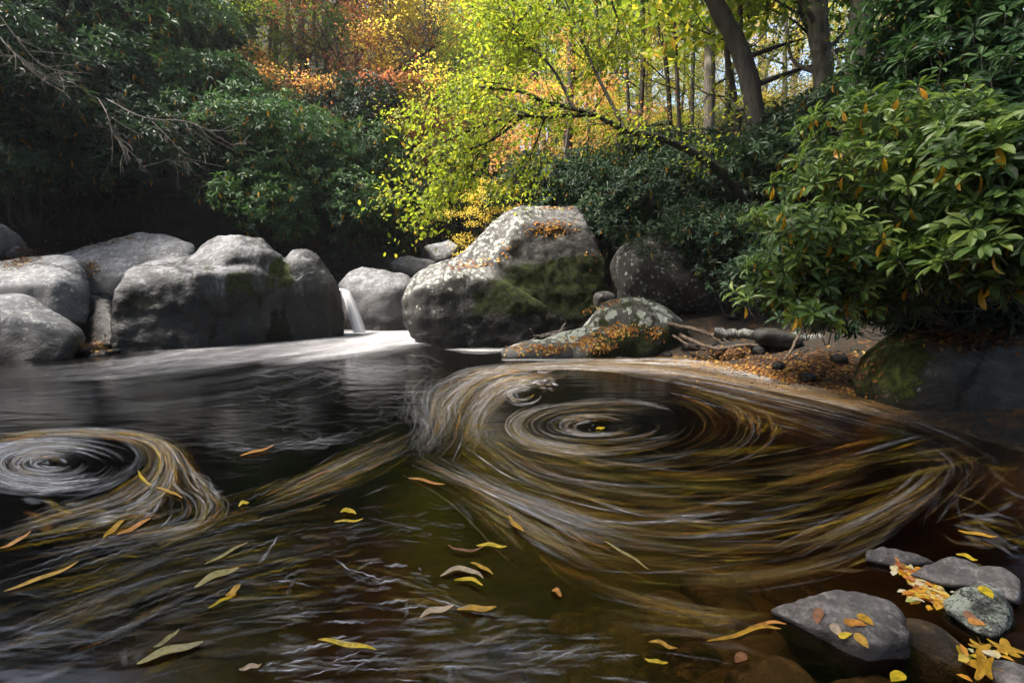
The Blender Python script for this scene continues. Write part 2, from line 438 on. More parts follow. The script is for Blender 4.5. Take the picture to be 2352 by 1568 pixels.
def water_mat():
    m, nt, out = new_mat("stream_water")
    L = nt.links
    geo = N(nt, "ShaderNodeNewGeometry")
    n1 = N(nt, "ShaderNodeTexNoise", i_Scale=2.5, i_Detail=3.0)
    mp = N(nt, "ShaderNodeMapping"); mp.inputs["Scale"].default_value = (1.0, 2.6, 1.0)
    L.new(geo.outputs["Position"], mp.inputs[0]); L.new(mp.outputs[0], n1.inputs["Vector"])
    bp = N(nt, "ShaderNodeBump", i_Strength=0.25, i_Distance=0.03); L.new(n1.outputs[0], bp.inputs["Height"])
    fr = N(nt, "ShaderNodeFresnel", i_IOR=1.33); L.new(bp.outputs[0], fr.inputs["Normal"])
    tr = N(nt, "ShaderNodeBsdfTransparent"); tr.inputs[0].default_value = (0.86, 0.76, 0.58, 1)
    gl = N(nt, "ShaderNodeBsdfGlossy", i_Roughness=0.14); L.new(bp.outputs[0], gl.inputs["Normal"])
    gl.inputs[0].default_value = (0.9, 0.9, 0.9, 1)
    mx = N(nt, "ShaderNodeMixShader"); L.new(fr.outputs[0], mx.inputs[0]); L.new(tr.outputs[0], mx.inputs[1]); L.new(gl.outputs[0], mx.inputs[2])
    L.new(mx.outputs[0], out.inputs[0])
    va = N(nt, "ShaderNodeVolumeAbsorption", i_Density=2.2); va.inputs[0].default_value = (0.50, 0.365, 0.13, 1)
    L.new(va.outputs[0], out.inputs[1])
    return m

def foam_mat(name, along, across, lo, hi, rough=0.6):
    """foam threads: opacity from the ribbon's own alpha and a noise stretched along it"""
    m, nt, out = new_mat(name)
    L = nt.links
    at = N(nt, "ShaderNodeAttribute", attribute_name="foam")
    uv = N(nt, "ShaderNodeUVMap")
    mp = N(nt, "ShaderNodeMapping"); mp.inputs["Scale"].default_value = (along, across, 1)
    L.new(uv.outputs[0], mp.inputs[0])
    n = N(nt, "ShaderNodeTexNoise", i_Scale=1.0, i_Detail=5.0, i_Roughness=0.65); L.new(mp.outputs[0], n.inputs["Vector"])
    a = math_node(nt, 'MULTIPLY', smooth_mask(nt, n.outputs[0], lo, hi), at.outputs["Alpha"], True)
    df = N(nt, "ShaderNodeBsdfDiffuse"); L.new(at.outputs["Color"], df.inputs[0])
    tr = N(nt, "ShaderNodeBsdfTransparent")
    mx = N(nt, "ShaderNodeMixShader"); L.new(a, mx.inputs[0]); L.new(tr.outputs[0], mx.inputs[1]); L.new(df.outputs[0], mx.inputs[2])
    L.new(mx.outputs[0], out.inputs[0])
    return m

M_GROUND = ground_mat()
M_WATER = water_mat()
M_FOAM = foam_mat("foam_threads", 2.6, 9.0, 0.40, 0.68)
M_FALL = foam_mat("falling_water", 0.9, 15.0, 0.20, 0.60)

# ------------------------------------------------------------------ ground
shore_px = [(-420, 856), (0, 812), (200, 800), (300, 790), (600, 768), (800, 757), (930, 755), (1000, 782), (1230, 772), (1300, 790),
            (1560, 822), (1640, 832), (1790, 880), (2010, 905), (2100, 960), (2250, 1010), (2420, 1060)]
SHORE = [tuple(W(*p)[:2]) for p in shore_px] + [(3.3, 2.2), (2.9, 0.8), (1.8, -0.6), (-5.5, -1.2), (-9.5, 1.5), (-10.5, 5.5)]
SHORE = np.array(SHORE)

def shore_dist(x, y):
    p = np.stack([x, y], -1)
    best = np.full(x.shape, 1e9)
    inside = np.zeros(x.shape, bool)
    n = len(SHORE)
    for i in range(n):
        a, b = SHORE[i], SHORE[(i + 1) % n]
        ab = b - a
        t = np.clip(((p - a) @ ab) / (ab @ ab), 0, 1)
        d = np.linalg.norm(p - a - t[..., None] * ab, axis=-1)
        best = np.minimum(best, d)
        c = ((a[1] > y) != (b[1] > y)) & (x < (b[0] - a[0]) * (y - a[1]) / (b[1] - a[1] + 1e-12) + a[0])
        inside ^= c
    return np.where(inside, -best, best)

def ground_height(x, y):
    x, y = np.atleast_1d(np.asarray(x, float)), np.atleast_1d(np.asarray(y, float))
    d = shore_dist(x, y)
    e = x - (-2.6 + 0.06 * (y - 10.5))
    wl, wr = sstep(-1.2, -3.5, e), sstep(1.2, 4.5, e)
    back = sstep(7.5, 4.5, y)
    dd = np.maximum(d, 0)
    left = 0.22 * dd + 2.4 * sstep(5.2, 6.6, dd) + 0.62 * np.maximum(dd - 6.0, 0)
    right = 0.30 * dd + 0.12 * np.maximum(dd - 3, 0)
    mid = 0.42 * np.minimum(dd, 1.4) + 0.13 * np.maximum(dd - 1.4, 0)
    near = 0.28 * dd
    z = mid * (1 - wl) * (1 - wr) + left * wl + right * wr
    z = z * (1 - back) + back * (near * (1 - wl) + (0.5 * dd) * wl)
    z = 34 * np.tanh(z / 34)
    rn = np.hypot(x - 1.0, y - 1.1)
    di = np.maximum(-d, 0)
    depth = np.minimum(1.1 * di, 0.13 + 0.26 * np.maximum(rn - 0.5, 0))
    z = np.where(d > 0, z, -np.minimum(depth, 1.3))
    p = np.stack([x, y, np.zeros_like(x)], -1).reshape(-1, 3)
    nz = fbm(p, 0.35, 4).reshape(x.shape)
    z = z + nz * 0.55 * sstep(0.3, 4, d)
    cob = np.abs(perlin(p * 3.1)).reshape(x.shape) * 0.10 + np.abs(perlin(p * 7.3 + 5)).reshape(x.shape) * 0.05
    z = z + np.where(d < 0.5, (cob - 0.05) * np.minimum(1, di * 2.0), 0)
    return z

def gz(x, y):
    return float(ground_height(x, y)[0])

def axis_pts(lo, hi, c, n, pw=2.4):
    s = np.linspace(-1, 1, n)
    w = np.sign(s) * np.abs(s) ** pw
    return np.where(w < 0, c + w * (c - lo), c + w * (hi - c))

gx, gy = axis_pts(-110, 110, 0.5, 330), axis_pts(-60, 150, 4.0, 330)
GX, GY = np.meshgrid(gx, gy)
GZ = ground_height(GX, GY)
nx, ny = len(gx), len(gy)
idx = np.arange(nx * ny).reshape(ny, nx)
q = np.stack([idx[:-1, :-1], idx[:-1, 1:], idx[1:, 1:], idx[1:, :-1]], -1).reshape(-1, 4)
gv = np.stack([GX, GY, GZ], -1).reshape(-1, 3)
q_ground = q
ground = link("ground", make_mesh("ground", gv, q.ravel(), np.full(len(q), 4)), M_GROUND)
tag(ground, "steep leaf-strewn forest floor and brown stream bed of the gorge", "ground", kind="structure")

# ------------------------------------------------------------------ water
def box_mesh(name, x0, x1, y0, y1, z0, z1):
    v = [(x, y, z) for z in (z0, z1) for y in (y0, y1) for x in (x0, x1)]
    f = [(0, 2, 3, 1), (4, 5, 7, 6), (0, 1, 5, 4), (2, 6, 7, 3), (0, 4, 6, 2), (1, 3, 7, 5)]
    return make_mesh(name, v, np.array(f).ravel(), [4] * 6, smooth=False)
water = link("water", box_mesh("water", -14, 8, -4, 12.2, -2.4, 0.0), M_WATER)
tag(water, "dark tea-coloured water of the swirling pool below the cascade", "water", kind="structure")

# ------------------------------------------------------------------ rocks
def blob_bm(px, py, Y, rx, rz, ry, roll=0, e=2.0, yaw=0):
    """one superellipsoid: centre by photo position and distance, half sizes rx, rz in photo pixels, ry in metres"""
    c = P(px, py, Y)
    return (c, npx(rx, Y), ry, npx(rz, Y), roll, e, yaw)

CUT = (.74, .95)
_ico = {}
def ico(sub):
    if sub not in _ico:
        import bmesh
        bm = bmesh.new()
        bmesh.ops.create_icosphere(bm, subdivisions=sub, radius=1.0)
        bm.verts.ensure_lookup_table()
        v = np.array([x.co[:] for x in bm.verts])
        f = np.array([[a.index for a in x.verts] for x in bm.faces])
        bm.free()
        _ico[sub] = (v, f)
    return _ico[sub]

def blob_verts(b, sub=4):
    c, rx, ry, rz, roll, e, yaw = b
    v, f = ico(sub)
    n = (np.abs(v) ** e).sum(1) ** (1 / e)
    v = v / n[:, None]
    fr = np.random.RandomState(int(abs(c[0] * 977 + c[1] * 331 + c[2] * 71)) % 99991)
    for _ in range(13):         # worn flat faces
        pn = fr.normal(size=3); pn /= np.linalg.norm(pn)
        h = v @ pn
        v = v - np.maximum(0, h - h.max() * fr.uniform(*CUT))[:, None] * .9 * pn
    s = v * 1.05 * np.array([rx, ry, rz])
    M = np.array((Matrix.Rotation(R(yaw), 3, 'Z') @ Matrix.Rotation(R(roll), 3, 'Y')))
    return s @ M.T + c, f

def vert_normals(me):
    n = np.empty(len(me.vertices) * 3, np.float32)
    me.vertices.foreach_get("normal", n)
    return n.reshape(-1, 3).astype(float)

ROCKS = {}
def hull(pts):
    import bmesh
    bm = bmesh.new()
    for p in pts: bm.verts.new(p)
    r = bmesh.ops.convex_hull(bm, input=bm.verts[:])
    bmesh.ops.delete(bm, geom=list({g for g in r["geom_interior"] + r["geom_unused"] if isinstance(g, bmesh.types.BMVert)}), context='VERTS')
    bmesh.ops.triangulate(bm, faces=bm.faces[:])
    bmesh.ops.recalc_face_normals(bm, faces=bm.faces[:])
    bm.verts.index_update()
    v = np.array([x.co[:] for x in bm.verts]); f = np.array([[a.index for a in x.verts] for x in bm.faces])
    bm.free()
    return v, f
def HP(*a):      # corners given by photo position and distance, plus feet sunk under the water
    return [P(*x) for x in a]
def HW(*a):      # corners given by photo position and height above the water
    return [W(x[0], x[1], x[2]) for x in a]
def boulder(name, blobs, mat, label, cat="boulder", voxel=0.06, smooth=10, disp=((0.9, 0.10), (3.2, 0.035), (11, 0.012)),
            seed=0, moss=None, lichen=None, group=None, origin=None, terr=0.0, cut=(.74, .95), hulls=()):
    global CUT
    CUT = cut
    V, F, off = [], [], 0
    for b in blobs:
        v, f = blob_verts(b)
        V.append(v); F.append(f + off); off += len(v)
    for h in hulls:
        v, f = hull(np.array(h))
        V.append(v); F.append(f + off); off += len(v)
    V, F = np.concatenate(V), np.concatenate(F)
    tmp = bpy.data.objects.new("tmp", make_mesh("tmp", V, F.ravel(), np.full(len(F), 3)))
    COL.objects.link(tmp)
    rm = tmp.modifiers.new("r", 'REMESH'); rm.mode = 'VOXEL'; rm.voxel_size = voxel
    sm = tmp.modifiers.new("s", 'SMOOTH'); sm.iterations = smooth; sm.factor = 0.5
    dg = bpy.context.evaluated_depsgraph_get()
    me = bpy.data.meshes.new_from_object(tmp.evaluated_get(dg))
    old = tmp.data
    bpy.data.objects.remove(tmp); bpy.data.meshes.remove(old)
    n = len(me.vertices)
    co = np.empty(n * 3, np.float32); me.vertices.foreach_get("co", co); co = co.reshape(-1, 3).astype(float)
    nr = vert_normals(me)
    h = 0
    for sc, am in disp:
        h = h + am * fbm(co + seed * 3.7, sc, 3)
    if terr:     # layered ledges
        zz = co[:, 2] * 3.2 + fbm(co, 0.5, 2) * 1.3
        h = h + terr * (np.abs((zz % 1) - 0.5) * 2 - 0.5)
    co = co + nr * h[:, None]
    o0 = np.array(origin) if origin is not None else np.array([(co[:, 0].min() + co[:, 0].max()) / 2, (co[:, 1].min() + co[:, 1].max()) / 2, max(co[:, 2].min(), -0.3)])
    me.vertices.foreach_set("co", (co - o0).astype(np.float32).ravel())
    me.update()
    nr = vert_normals(me)
    for k, fn in (("moss", moss), ("lichen", lichen)):
        val = np.zeros(n) if fn is None else fn(co, nr)
        at = me.attributes.new(k, 'FLOAT', 'POINT'); at.data.foreach_set("value", np.asarray(val, np.float32))
    me.polygons.foreach_set("use_smooth", np.full(len(me.polygons), True))
    me.name = name
    o = link(name, me, mat, loc=o0)
    tag(o, label, cat, group)
    ROCKS[name if label is None else label] = o
    tri = [tuple(p.vertices) for p in me.polygons]
    o_b = BVHTree.FromPolygons([tuple(c) for c in co], tri)
    BVH[o.name] = o_b
    return o
BVH = {}
B = blob_bm
def px_of(co):
    """photo position of world points (used to say where moss grows)"""
    x, y, z = co[:, 0], co[:, 1], co[:, 2] - CAMH
    f = y * CP - z * SP
    u = y * SP + z * CP
    return CX + FP * x / f, CY - FP * u / f

def up(nr, lo=0.2, hi=0.7): return sstep(lo, hi, nr[:, 2])

def gauss(co, x, y, z, s):
    return np.exp(-((co[:, 0] - x) ** 2 + (co[:, 1] - y) ** 2 + (co[:, 2] - z) ** 2) / (2 * s * s))

g_left = "pale boulders heaped on the far left shore"
boulder("boulder", [], M_ROCK_PALE,
        "rounded pale grey boulder at the water's edge, lowest in the left heap",
        hulls=[HP((-80, 690, 7.6), (10, 680, 7.6), (62, 678, 7.6), (130, 710, 7.5), (190, 750, 7.5), (206, 778, 7.5), (150, 836, 6.9), (60, 845, 6.7), (-80, 848, 6.8), (95, 735, 6.9), (160, 768, 7.0), (-60, 715, 6.9), (50, 700, 8.2), (-60, 700, 8.4), (185, 790, 8.2))], group=g_left, seed=1,
        lichen=lambda c, n: up(n, -.2, .6))
boulder("boulder", [], M_ROCK_PALE,
        "mottled grey boulder just above the lowest one, cracked on its right side",
        hulls=[HP((-80, 610, 8.8), (30, 600, 8.7), (90, 582, 9.0), (180, 590, 9.0), (212, 640, 8.8), (207, 745, 8.4), (120, 650, 8.1), (0, 660, 8.0), (-80, 690, 8.0), (150, 745, 8.0), (-80, 760, 8.0), (100, 775, 8.2), (150, 600, 9.8), (-40, 620, 9.8))], group=g_left, seed=2, lichen=lambda c, n: up(n, -.2, .6))
boulder("rock_slab", [], M_ROCK_PALE,
        "long smooth pale slab lying behind the big wet boulder",
        hulls=[HP((110, 592, 9.9), (230, 548, 10.1), (330, 538, 10.3), (410, 545, 10.3), (455, 565, 10.2), (200, 600, 9.3), (260, 640, 9.0), (400, 600, 9.2), (440, 640, 9.2), (200, 730, 9.0), (420, 730, 9.2), (300, 560, 11), (150, 650, 9.2))], cat="boulder", group=g_left, seed=3, lichen=lambda c, n: up(n, -.2, .6) * .8)
boulder("boulder", [B(-12, 552, 9.2, 34, 46, .5), B(-40, 560, 9.4, 40, 50, .5)], M_ROCK_PALE,
        "small pale boulder cut by the left edge beside the leaf litter", group=g_left, seed=4, lichen=lambda c, n: up(n, -.2, .6))
boulder("boulder", [B(45, 585, 9.3, 16, 20, .25, 30)], M_ROCK_PALE, "knee-high grey stone in the leaf litter at the far left", "stone", voxel=.035, seed=14, smooth=4)
boulder("boulder", [], M_ROCK_WET,
        "narrow dark rock wedged in the cleft left of the wet boulder", hulls=[HP((205, 680, 8.9), (255, 690, 8.7), (222, 770, 8.0), (262, 730, 8.1), (235, 840, 7.6), (266, 840, 7.7), (196, 840, 7.7), (208, 720, 9.4), (258, 710, 9.3))], group=g_left, seed=5)
boulder("stone", [B(215, 803, 7.6, 26, 12, .3, -18), B(245, 812, 7.5, 28, 9, .3, -8)], M_ROCK_DARK,
        "low dark slab with yellow leaves at the foot of the cleft", "stone", voxel=.03, smooth=4, disp=((3, .04), (12, .012)), seed=6)

def moss_wet(c, n):
    x, y = px_of(c)
    e2 = lambda cx, cy_, rx, ry: np.exp(-(((x - cx) / rx) ** 2 + ((y - cy_) / ry) ** 2))
    strk = fbm(np.stack([c[:, 0] * 3.4, c[:, 1] * 0.5, c[:, 2] * .5], -1), 1.0, 3)
    m = .80 * e2(325, 692, 55, 30) + .75 * e2(655, 630, 32, 55) + .62 * e2(570, 650, 45, 50) + .5 * e2(475, 615, 30, 18)
    return m + .62 * sstep(.0, .3, strk) * sstep(490, 570, x) * sstep(.75, .3, n[:, 2]) * sstep(570, 630, y)
FEET = HP((258, 830, 7.6), (450, 820, 8.0), (620, 812, 8.7), (785, 800, 9.7), (330, 800, 9.6), (700, 780, 10.6))
boulder("boulder", [], M_ROCK_WET,
        "huge dark wet boulder with moss streaks standing left of the waterfall", seed=7, voxel=.05, smooth=12,
        moss=moss_wet, lichen=lambda c, n: up(n, .1, .8), disp=((.8, .05), (2.0, .05), (5, .026), (11, .012)), hulls=[
            FEET + HP((252, 760, 7.7), (262, 668, 7.8), (292, 628, 8.0), (400, 618, 8.2), (452, 628, 8.2), (600, 620, 8.9), (655, 640, 9.2), (300, 612, 8.9), (470, 580, 9.3), (780, 690, 9.8)),
            FEET[1:] + HP((440, 592, 9.0), (462, 556, 9.5), (500, 536, 9.7), (560, 534, 9.6), (610, 548, 9.6), (648, 590, 9.5), (540, 560, 8.9), (610, 575, 9.1), (646, 640, 9.2), (500, 600, 8.6)),
            FEET[2:4] + FEET[5:] + HP((652, 600, 9.6), (668, 572, 9.8), (700, 564, 9.9), (734, 580, 9.9), (754, 618, 10.0), (790, 672, 10.0), (794, 770, 9.8), (664, 610, 9.3), (705, 600, 9.5), (740, 640, 9.6))])
boulder("boulder", [], M_ROCK_PALE,
        "smooth pale boulder framed between the waterfall and the large mossy boulder",
        hulls=[HP((774, 652, 11.2), (794, 622, 11.3), (830, 609, 11.4), (880, 620, 11.4), (942, 636, 11.5), (958, 660, 11.4), (950, 775, 10.9), (850, 690, 10.75), (800, 668, 10.9), (905, 662, 10.8), (870, 775, 10.7), (780, 775, 11.2), (840, 630, 12.2), (930, 650, 12.2))], seed=8, lichen=lambda c, n: up(n) * .4,
        moss=lambda c, n: .6 * gauss(c, *P(925, 665, 10.7), .22))
def moss_main(c, n):
    x, y = px_of(c)
    ed = np.minimum(x - (1225 - 0.95 * (y - 500)), (y - 612) * 3 + (x - 1060) * .5)
    return .95 * sstep(-20, 120, ed) * sstep(775, 690, y) + .25 * gauss(c, *P(1120, 640, 8.4), .3)
def lich_main(c, n):
    x, y = px_of(c)
    return sstep(60, -40, x - (1230 - 0.95 * (y - 500))) * sstep(-.2, .4, n[:, 2]) + .2
boulder("boulder", [], M_ROCK_MOSS,
        "largest boulder, moss over its shaded side and lichen spots on its sloping top",
        hulls=[
            HP((1152, 488, 9.7), (1205, 469, 9.9), (1335, 469, 10.3), (1195, 512, 9.2), (1345, 515, 9.6), (1085, 548, 9.6), (1040, 598, 9.4), (1140, 592, 8.9), (1395, 600, 9.4), (1405, 770, 9.2), (1150, 800, 8.7), (1010, 790, 9.0)),
            HP((1045, 590, 9.6), (985, 608, 9.4), (943, 638, 9.2), (917, 690, 9.0), (925, 745, 9.0), (965, 806, 8.7), (1200, 812, 8.6), (1060, 632, 8.6), (963, 662, 8.6), (1150, 640, 8.6), (1260, 700, 8.7), (1250, 806, 8.7), (1000, 606, 10.0))], seed=9, voxel=.05, smooth=14,
        moss=moss_main, lichen=lich_main, disp=((.8, .05), (2.6, .045), (5, .022), (10, .012)))
def moss_fg(c, n):
    x, y = px_of(c)
    return .78 * sstep(1290, 1400, x) * (0.55 + 0.45 * sstep(720, 790, y)) + .2 * sstep(780, 800, y) * sstep(1400, 1450, x)
boulder("boulder", [B(1445, 800, 7.9, 132, 112, .6, 0, 2.1), B(1340, 806, 7.6, 130, 56, .5, -14), B(1240, 812, 7.4, 105, 30, .4, -5)], M_ROCK_SPOT,
        "low mossy boulder with white lichen patches and fallen leaves at the pool edge", seed=10, moss=moss_fg,
        lichen=lambda c, n: sstep(830, 780, px_of(c)[1]) * up(n, -.3, .5), voxel=.035, smooth=6, disp=((1.2, .05), (5, .018), (16, .006)))
boulder("boulder", [B(1530, 645, 9.2, 125, 98, .9, 28, 2.2), B(1620, 690, 9.4, 110, 70, .9, 10)], M_ROCK_MOSS,
        "round boulder tilted under the rhododendron, right of the largest boulder", seed=11, moss=lambda c, n: .45 * up(n, -.1, .5),
        lichen=lambda c, n: .7 + 0 * c[:, 0])
boulder("stone", [B(1388, 692, 8.5, 25, 21, .2, 0, 2.8)], M_ROCK_MOSS, "small square grey stone perched where three boulders meet", "stone", voxel=.025, smooth=4, disp=((4, .02), (16, .008)), seed=12,
        lichen=lambda c, n: .3 + 0 * c[:, 0])
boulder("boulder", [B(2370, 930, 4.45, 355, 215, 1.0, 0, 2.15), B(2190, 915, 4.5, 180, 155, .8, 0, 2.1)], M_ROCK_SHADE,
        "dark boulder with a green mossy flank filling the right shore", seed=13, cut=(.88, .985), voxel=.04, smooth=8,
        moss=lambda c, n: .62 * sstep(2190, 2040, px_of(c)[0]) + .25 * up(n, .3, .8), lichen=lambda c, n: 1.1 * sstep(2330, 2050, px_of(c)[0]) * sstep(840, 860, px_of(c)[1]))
g_back = "rocks upstream of the waterfall"
boulder("boulder", [B(1000, 585, 13.5, 56, 36, .5, -10, 2.6), B(1030, 580, 13.6, 30, 30, .4)], M_ROCK_PALE, "grey rock upstream under the golden spray of leaves", group=g_back, cut=(.55, .9), smooth=5, seed=15, lichen=lambda c, n: up(n))
boulder("boulder", [B(950, 612, 12.8, 52, 30, .5, 18, 2.8)], M_ROCK_PALE, "mossy-topped grey rock upstream, partly hidden by the largest boulder", group=g_back, cut=(.55, .9), smooth=5, seed=16, moss=lambda c, n: .3 * up(n), lichen=lambda c, n: up(n))
boulder("boulder", [B(820, 625, 13.3, 120, 50, .8, 0, 2.8), B(920, 640, 13.0, 60, 40, .6)], M_ROCK_DARK, "dark mossy ledge behind the waterfall rock", group=g_back, seed=17, moss=lambda c, n: .4 * up(n), lichen=lambda c, n: .7 + 0 * n[:, 0])
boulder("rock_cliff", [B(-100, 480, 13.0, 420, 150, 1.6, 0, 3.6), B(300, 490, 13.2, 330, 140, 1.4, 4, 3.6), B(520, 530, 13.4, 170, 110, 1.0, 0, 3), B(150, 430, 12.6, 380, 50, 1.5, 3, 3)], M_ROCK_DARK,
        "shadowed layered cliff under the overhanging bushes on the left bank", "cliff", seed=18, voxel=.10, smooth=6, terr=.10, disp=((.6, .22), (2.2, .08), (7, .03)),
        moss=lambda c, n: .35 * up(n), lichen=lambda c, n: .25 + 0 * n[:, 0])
g_shore = "stones on the shaded right shore"
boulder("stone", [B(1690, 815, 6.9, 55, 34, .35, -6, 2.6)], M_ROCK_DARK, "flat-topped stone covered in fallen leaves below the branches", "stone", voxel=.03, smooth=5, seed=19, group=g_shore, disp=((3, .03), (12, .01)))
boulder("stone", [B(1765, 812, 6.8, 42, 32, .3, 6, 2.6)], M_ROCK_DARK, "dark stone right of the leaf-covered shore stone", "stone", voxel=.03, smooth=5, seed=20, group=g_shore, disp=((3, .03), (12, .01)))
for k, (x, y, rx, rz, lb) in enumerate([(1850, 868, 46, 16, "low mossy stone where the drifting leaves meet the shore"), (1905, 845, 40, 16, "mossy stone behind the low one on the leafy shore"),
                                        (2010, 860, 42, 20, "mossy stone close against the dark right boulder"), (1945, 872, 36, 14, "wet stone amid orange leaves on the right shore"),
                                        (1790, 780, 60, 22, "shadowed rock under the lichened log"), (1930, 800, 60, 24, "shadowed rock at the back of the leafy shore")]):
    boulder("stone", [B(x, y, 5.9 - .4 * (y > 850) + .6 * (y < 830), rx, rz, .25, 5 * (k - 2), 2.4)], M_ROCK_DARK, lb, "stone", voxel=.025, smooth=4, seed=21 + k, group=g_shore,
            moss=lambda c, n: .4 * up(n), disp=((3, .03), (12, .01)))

rng = np.random.RandomState(51)
for k in range(14):
    x, Y = rng.uniform(1.9, 3.7), rng.uniform(5.2, 7.6)
    h = gz(x, Y)
    if h < -.08: continue
    r = rng.uniform(.06, .15)
    v, f = ico(3)
    v = v / ((np.abs(v) ** 2.6).sum(1) ** (1 / 2.6))[:, None] * np.array([r, r * rng.uniform(.6, .9), r * .6])
    v = v * (1 + .22 * fbm(v * 3 + k, 3.0, 3))[:, None] @ np.array(Matrix.Rotation(rng.uniform(0, 3), 3, 'Z')).T
    o = link("stone", make_mesh("stone", v, f.ravel(), np.full(len(f), 3), attrs={"moss": np.full(len(v), .25)}), M_ROCK_DARK, loc=(x, Y, h + r * .2))
    tag(o, "small dark stone half sunk in the leaf litter of the shaded right shore", "stone", "small stones in the litter of the right shore")

# stones at the near right
gn = "stones breaking the water in the near right corner"
fd = ((4, .014), (12, .010), (32, .005))
boulder("stone", [], M_ROCK_NEAR, "broad grey stone with five fallen leaves on its flat top", "stone", voxel=.009, smooth=5, seed=31, group=gn, disp=fd, hulls=[
    HW((1764, 1398, .012), (1840, 1370, .05), (1940, 1356, .07), (2040, 1373, .065), (2070, 1402, .06), (2086, 1470, .055), (2062, 1476, .06), (1985, 1482, .045), (1920, 1470, .022), (1840, 1440, .010), (2086, 1508, 0), (1990, 1518, 0), (1922, 1488, 0),
       (1775, 1440, -.12), (1850, 1530, -.14), (1990, 1580, -.14), (2095, 1545, -.12), (2090, 1430, -.12), (1900, 1370, -.12))])
boulder("stone", [], M_ROCK_NEAR, "long dark angular stone behind the lichened one", "stone", voxel=.009, smooth=3, seed=32, group=gn, disp=fd, hulls=[
    HW((2084, 1318, .02), (2128, 1294, .05), (2180, 1277, .075), (2228, 1287, .07), (2160, 1340, .02), (2092, 1332, -.06), (2165, 1362, -.06), (2250, 1375, -.06), (2260, 1300, -.06), (2250, 1350, .03)),
    HW((2210, 1300, .06), (2256, 1299, .07), (2306, 1303, .07), (2342, 1330, .06), (2336, 1384, .02), (2230, 1350, .02), (2345, 1400, -.06), (2220, 1375, -.06), (2300, 1310, -.06))])
boulder("stone", [], M_ROCK_NEAR_L, "pale stone blotched with grey-green lichen, leaning on the dark one", "stone", voxel=.008, smooth=3, seed=33, group=gn, disp=fd, lichen=lambda c, n: 1.25 + 0 * n[:, 0], hulls=[
    HW((2266, 1333, .085), (2214, 1344, .075), (2302, 1350, .08), (2317, 1394, .06), (2309, 1430, .04), (2278, 1468, .012), (2169, 1384, .03), (2176, 1408, .012), (2220, 1440, .012),
       (2170, 1420, -.08), (2280, 1490, -.08), (2330, 1440, -.08), (2290, 1370, -.08), (2200, 1370, -.08))])
boulder("stone", [], M_ROCK_NEAR, "low flat grey stone, farthest of the near right stones", "stone", voxel=.008, smooth=3, seed=34, group=gn, disp=fd, hulls=[
    HW((1990, 1287, .01), (1993, 1264, .04), (2030, 1256, .05), (2066, 1269, .035), (2110, 1276, .03), (2143, 1293, .008), (2050, 1298, .008), (1990, 1300, -.06), (2050, 1312, -.06), (2150, 1305, -.06), (2060, 1280, -.06))])
boulder("stone", [B(2130, 1505, 1.445, 78, 72, .12)], M_STONE_BED, "smooth brown stone just under the surface right of the broad stone", "stone", voxel=.012, smooth=4, seed=35, group=gn, disp=((4, .012), (14, .004)))
boulder("stone", [B(1770, 1590, 1.325, 110, 50, .12, -5, 2.6)], M_STONE_BED, "brown submerged stone at the bottom edge left of the broad stone", "stone", voxel=.012, smooth=4, seed=36, group=gn, disp=fd)
boulder("stone", [B(2010, 1620, 1.30, 110, 42, .1, 0, 2.6)], M_STONE_BED, "brown submerged stone cut by the bottom edge below the broad stone", "stone", voxel=.012, smooth=4, seed=37, group=gn, disp=fd)
boulder("stone", [B(2350, 1575, 1.24, 60, 30, .1, 0, 2.6)], M_ROCK_NEAR, "grey stone cut by the bottom right corner", "stone", voxel=.012, smooth=4, seed=38, group=gn, disp=fd)

# stones of the bed seen through the shallow water
rng = np.random.RandomState(5)
bed_pts = [(1330, 1330, 110), (1450, 1390, 120), (1260, 1440, 100), (1390, 1480, 120), (1560, 1350, 130), (1600, 1470, 95), (1700, 1380, 110), (1190, 1340, 90), (1650, 1280, 120), (1100, 1450, 110),
           (980, 1380, 100), (1520, 1555, 120), (1300, 1560, 110), (900, 1500, 120), (1850, 1290, 110), (1780, 1250, 100), (1130, 1560, 100), (760, 1440, 100)]
bed_lb = ["brown bed stone dimly seen under the streaks", ]
for k, (x, y, r) in enumerate(bed_pts):
    w = W(x, y, -0.10)
    zg = gz(w[0], w[1])
    Y = w[1]
    s = npx(r, Y) * rng.uniform(.7, 1.0)
    v, f = ico(4)
    e = rng.uniform(2.2, 3.0)
    v = v / ((np.abs(v) ** e).sum(1) ** (1 / e))[:, None] * np.array([s, s * rng.uniform(.55, .9), s * .38])
    a = rng.uniform(0, 3.14)
    v = v @ np.array(Matrix.Rotation(a, 3, 'Z')).T
    v = v * (1 + .16 * fbm(v + k * 3, 3.0, 3))[:, None]
    z = min(zg, -0.04 - s * .36)
    me = make_mesh("submerged_stone", v, f.ravel(), np.full(len(f), 3), attrs={"moss": np.zeros(len(v))})
    o = link("submerged_stone", me, M_STONE_BED, loc=(w[0], w[1], z))
    tag(o, "brown stone lying on the bed, seen dimly through the shallow near water", "stone", "submerged stones of the shallow bed")

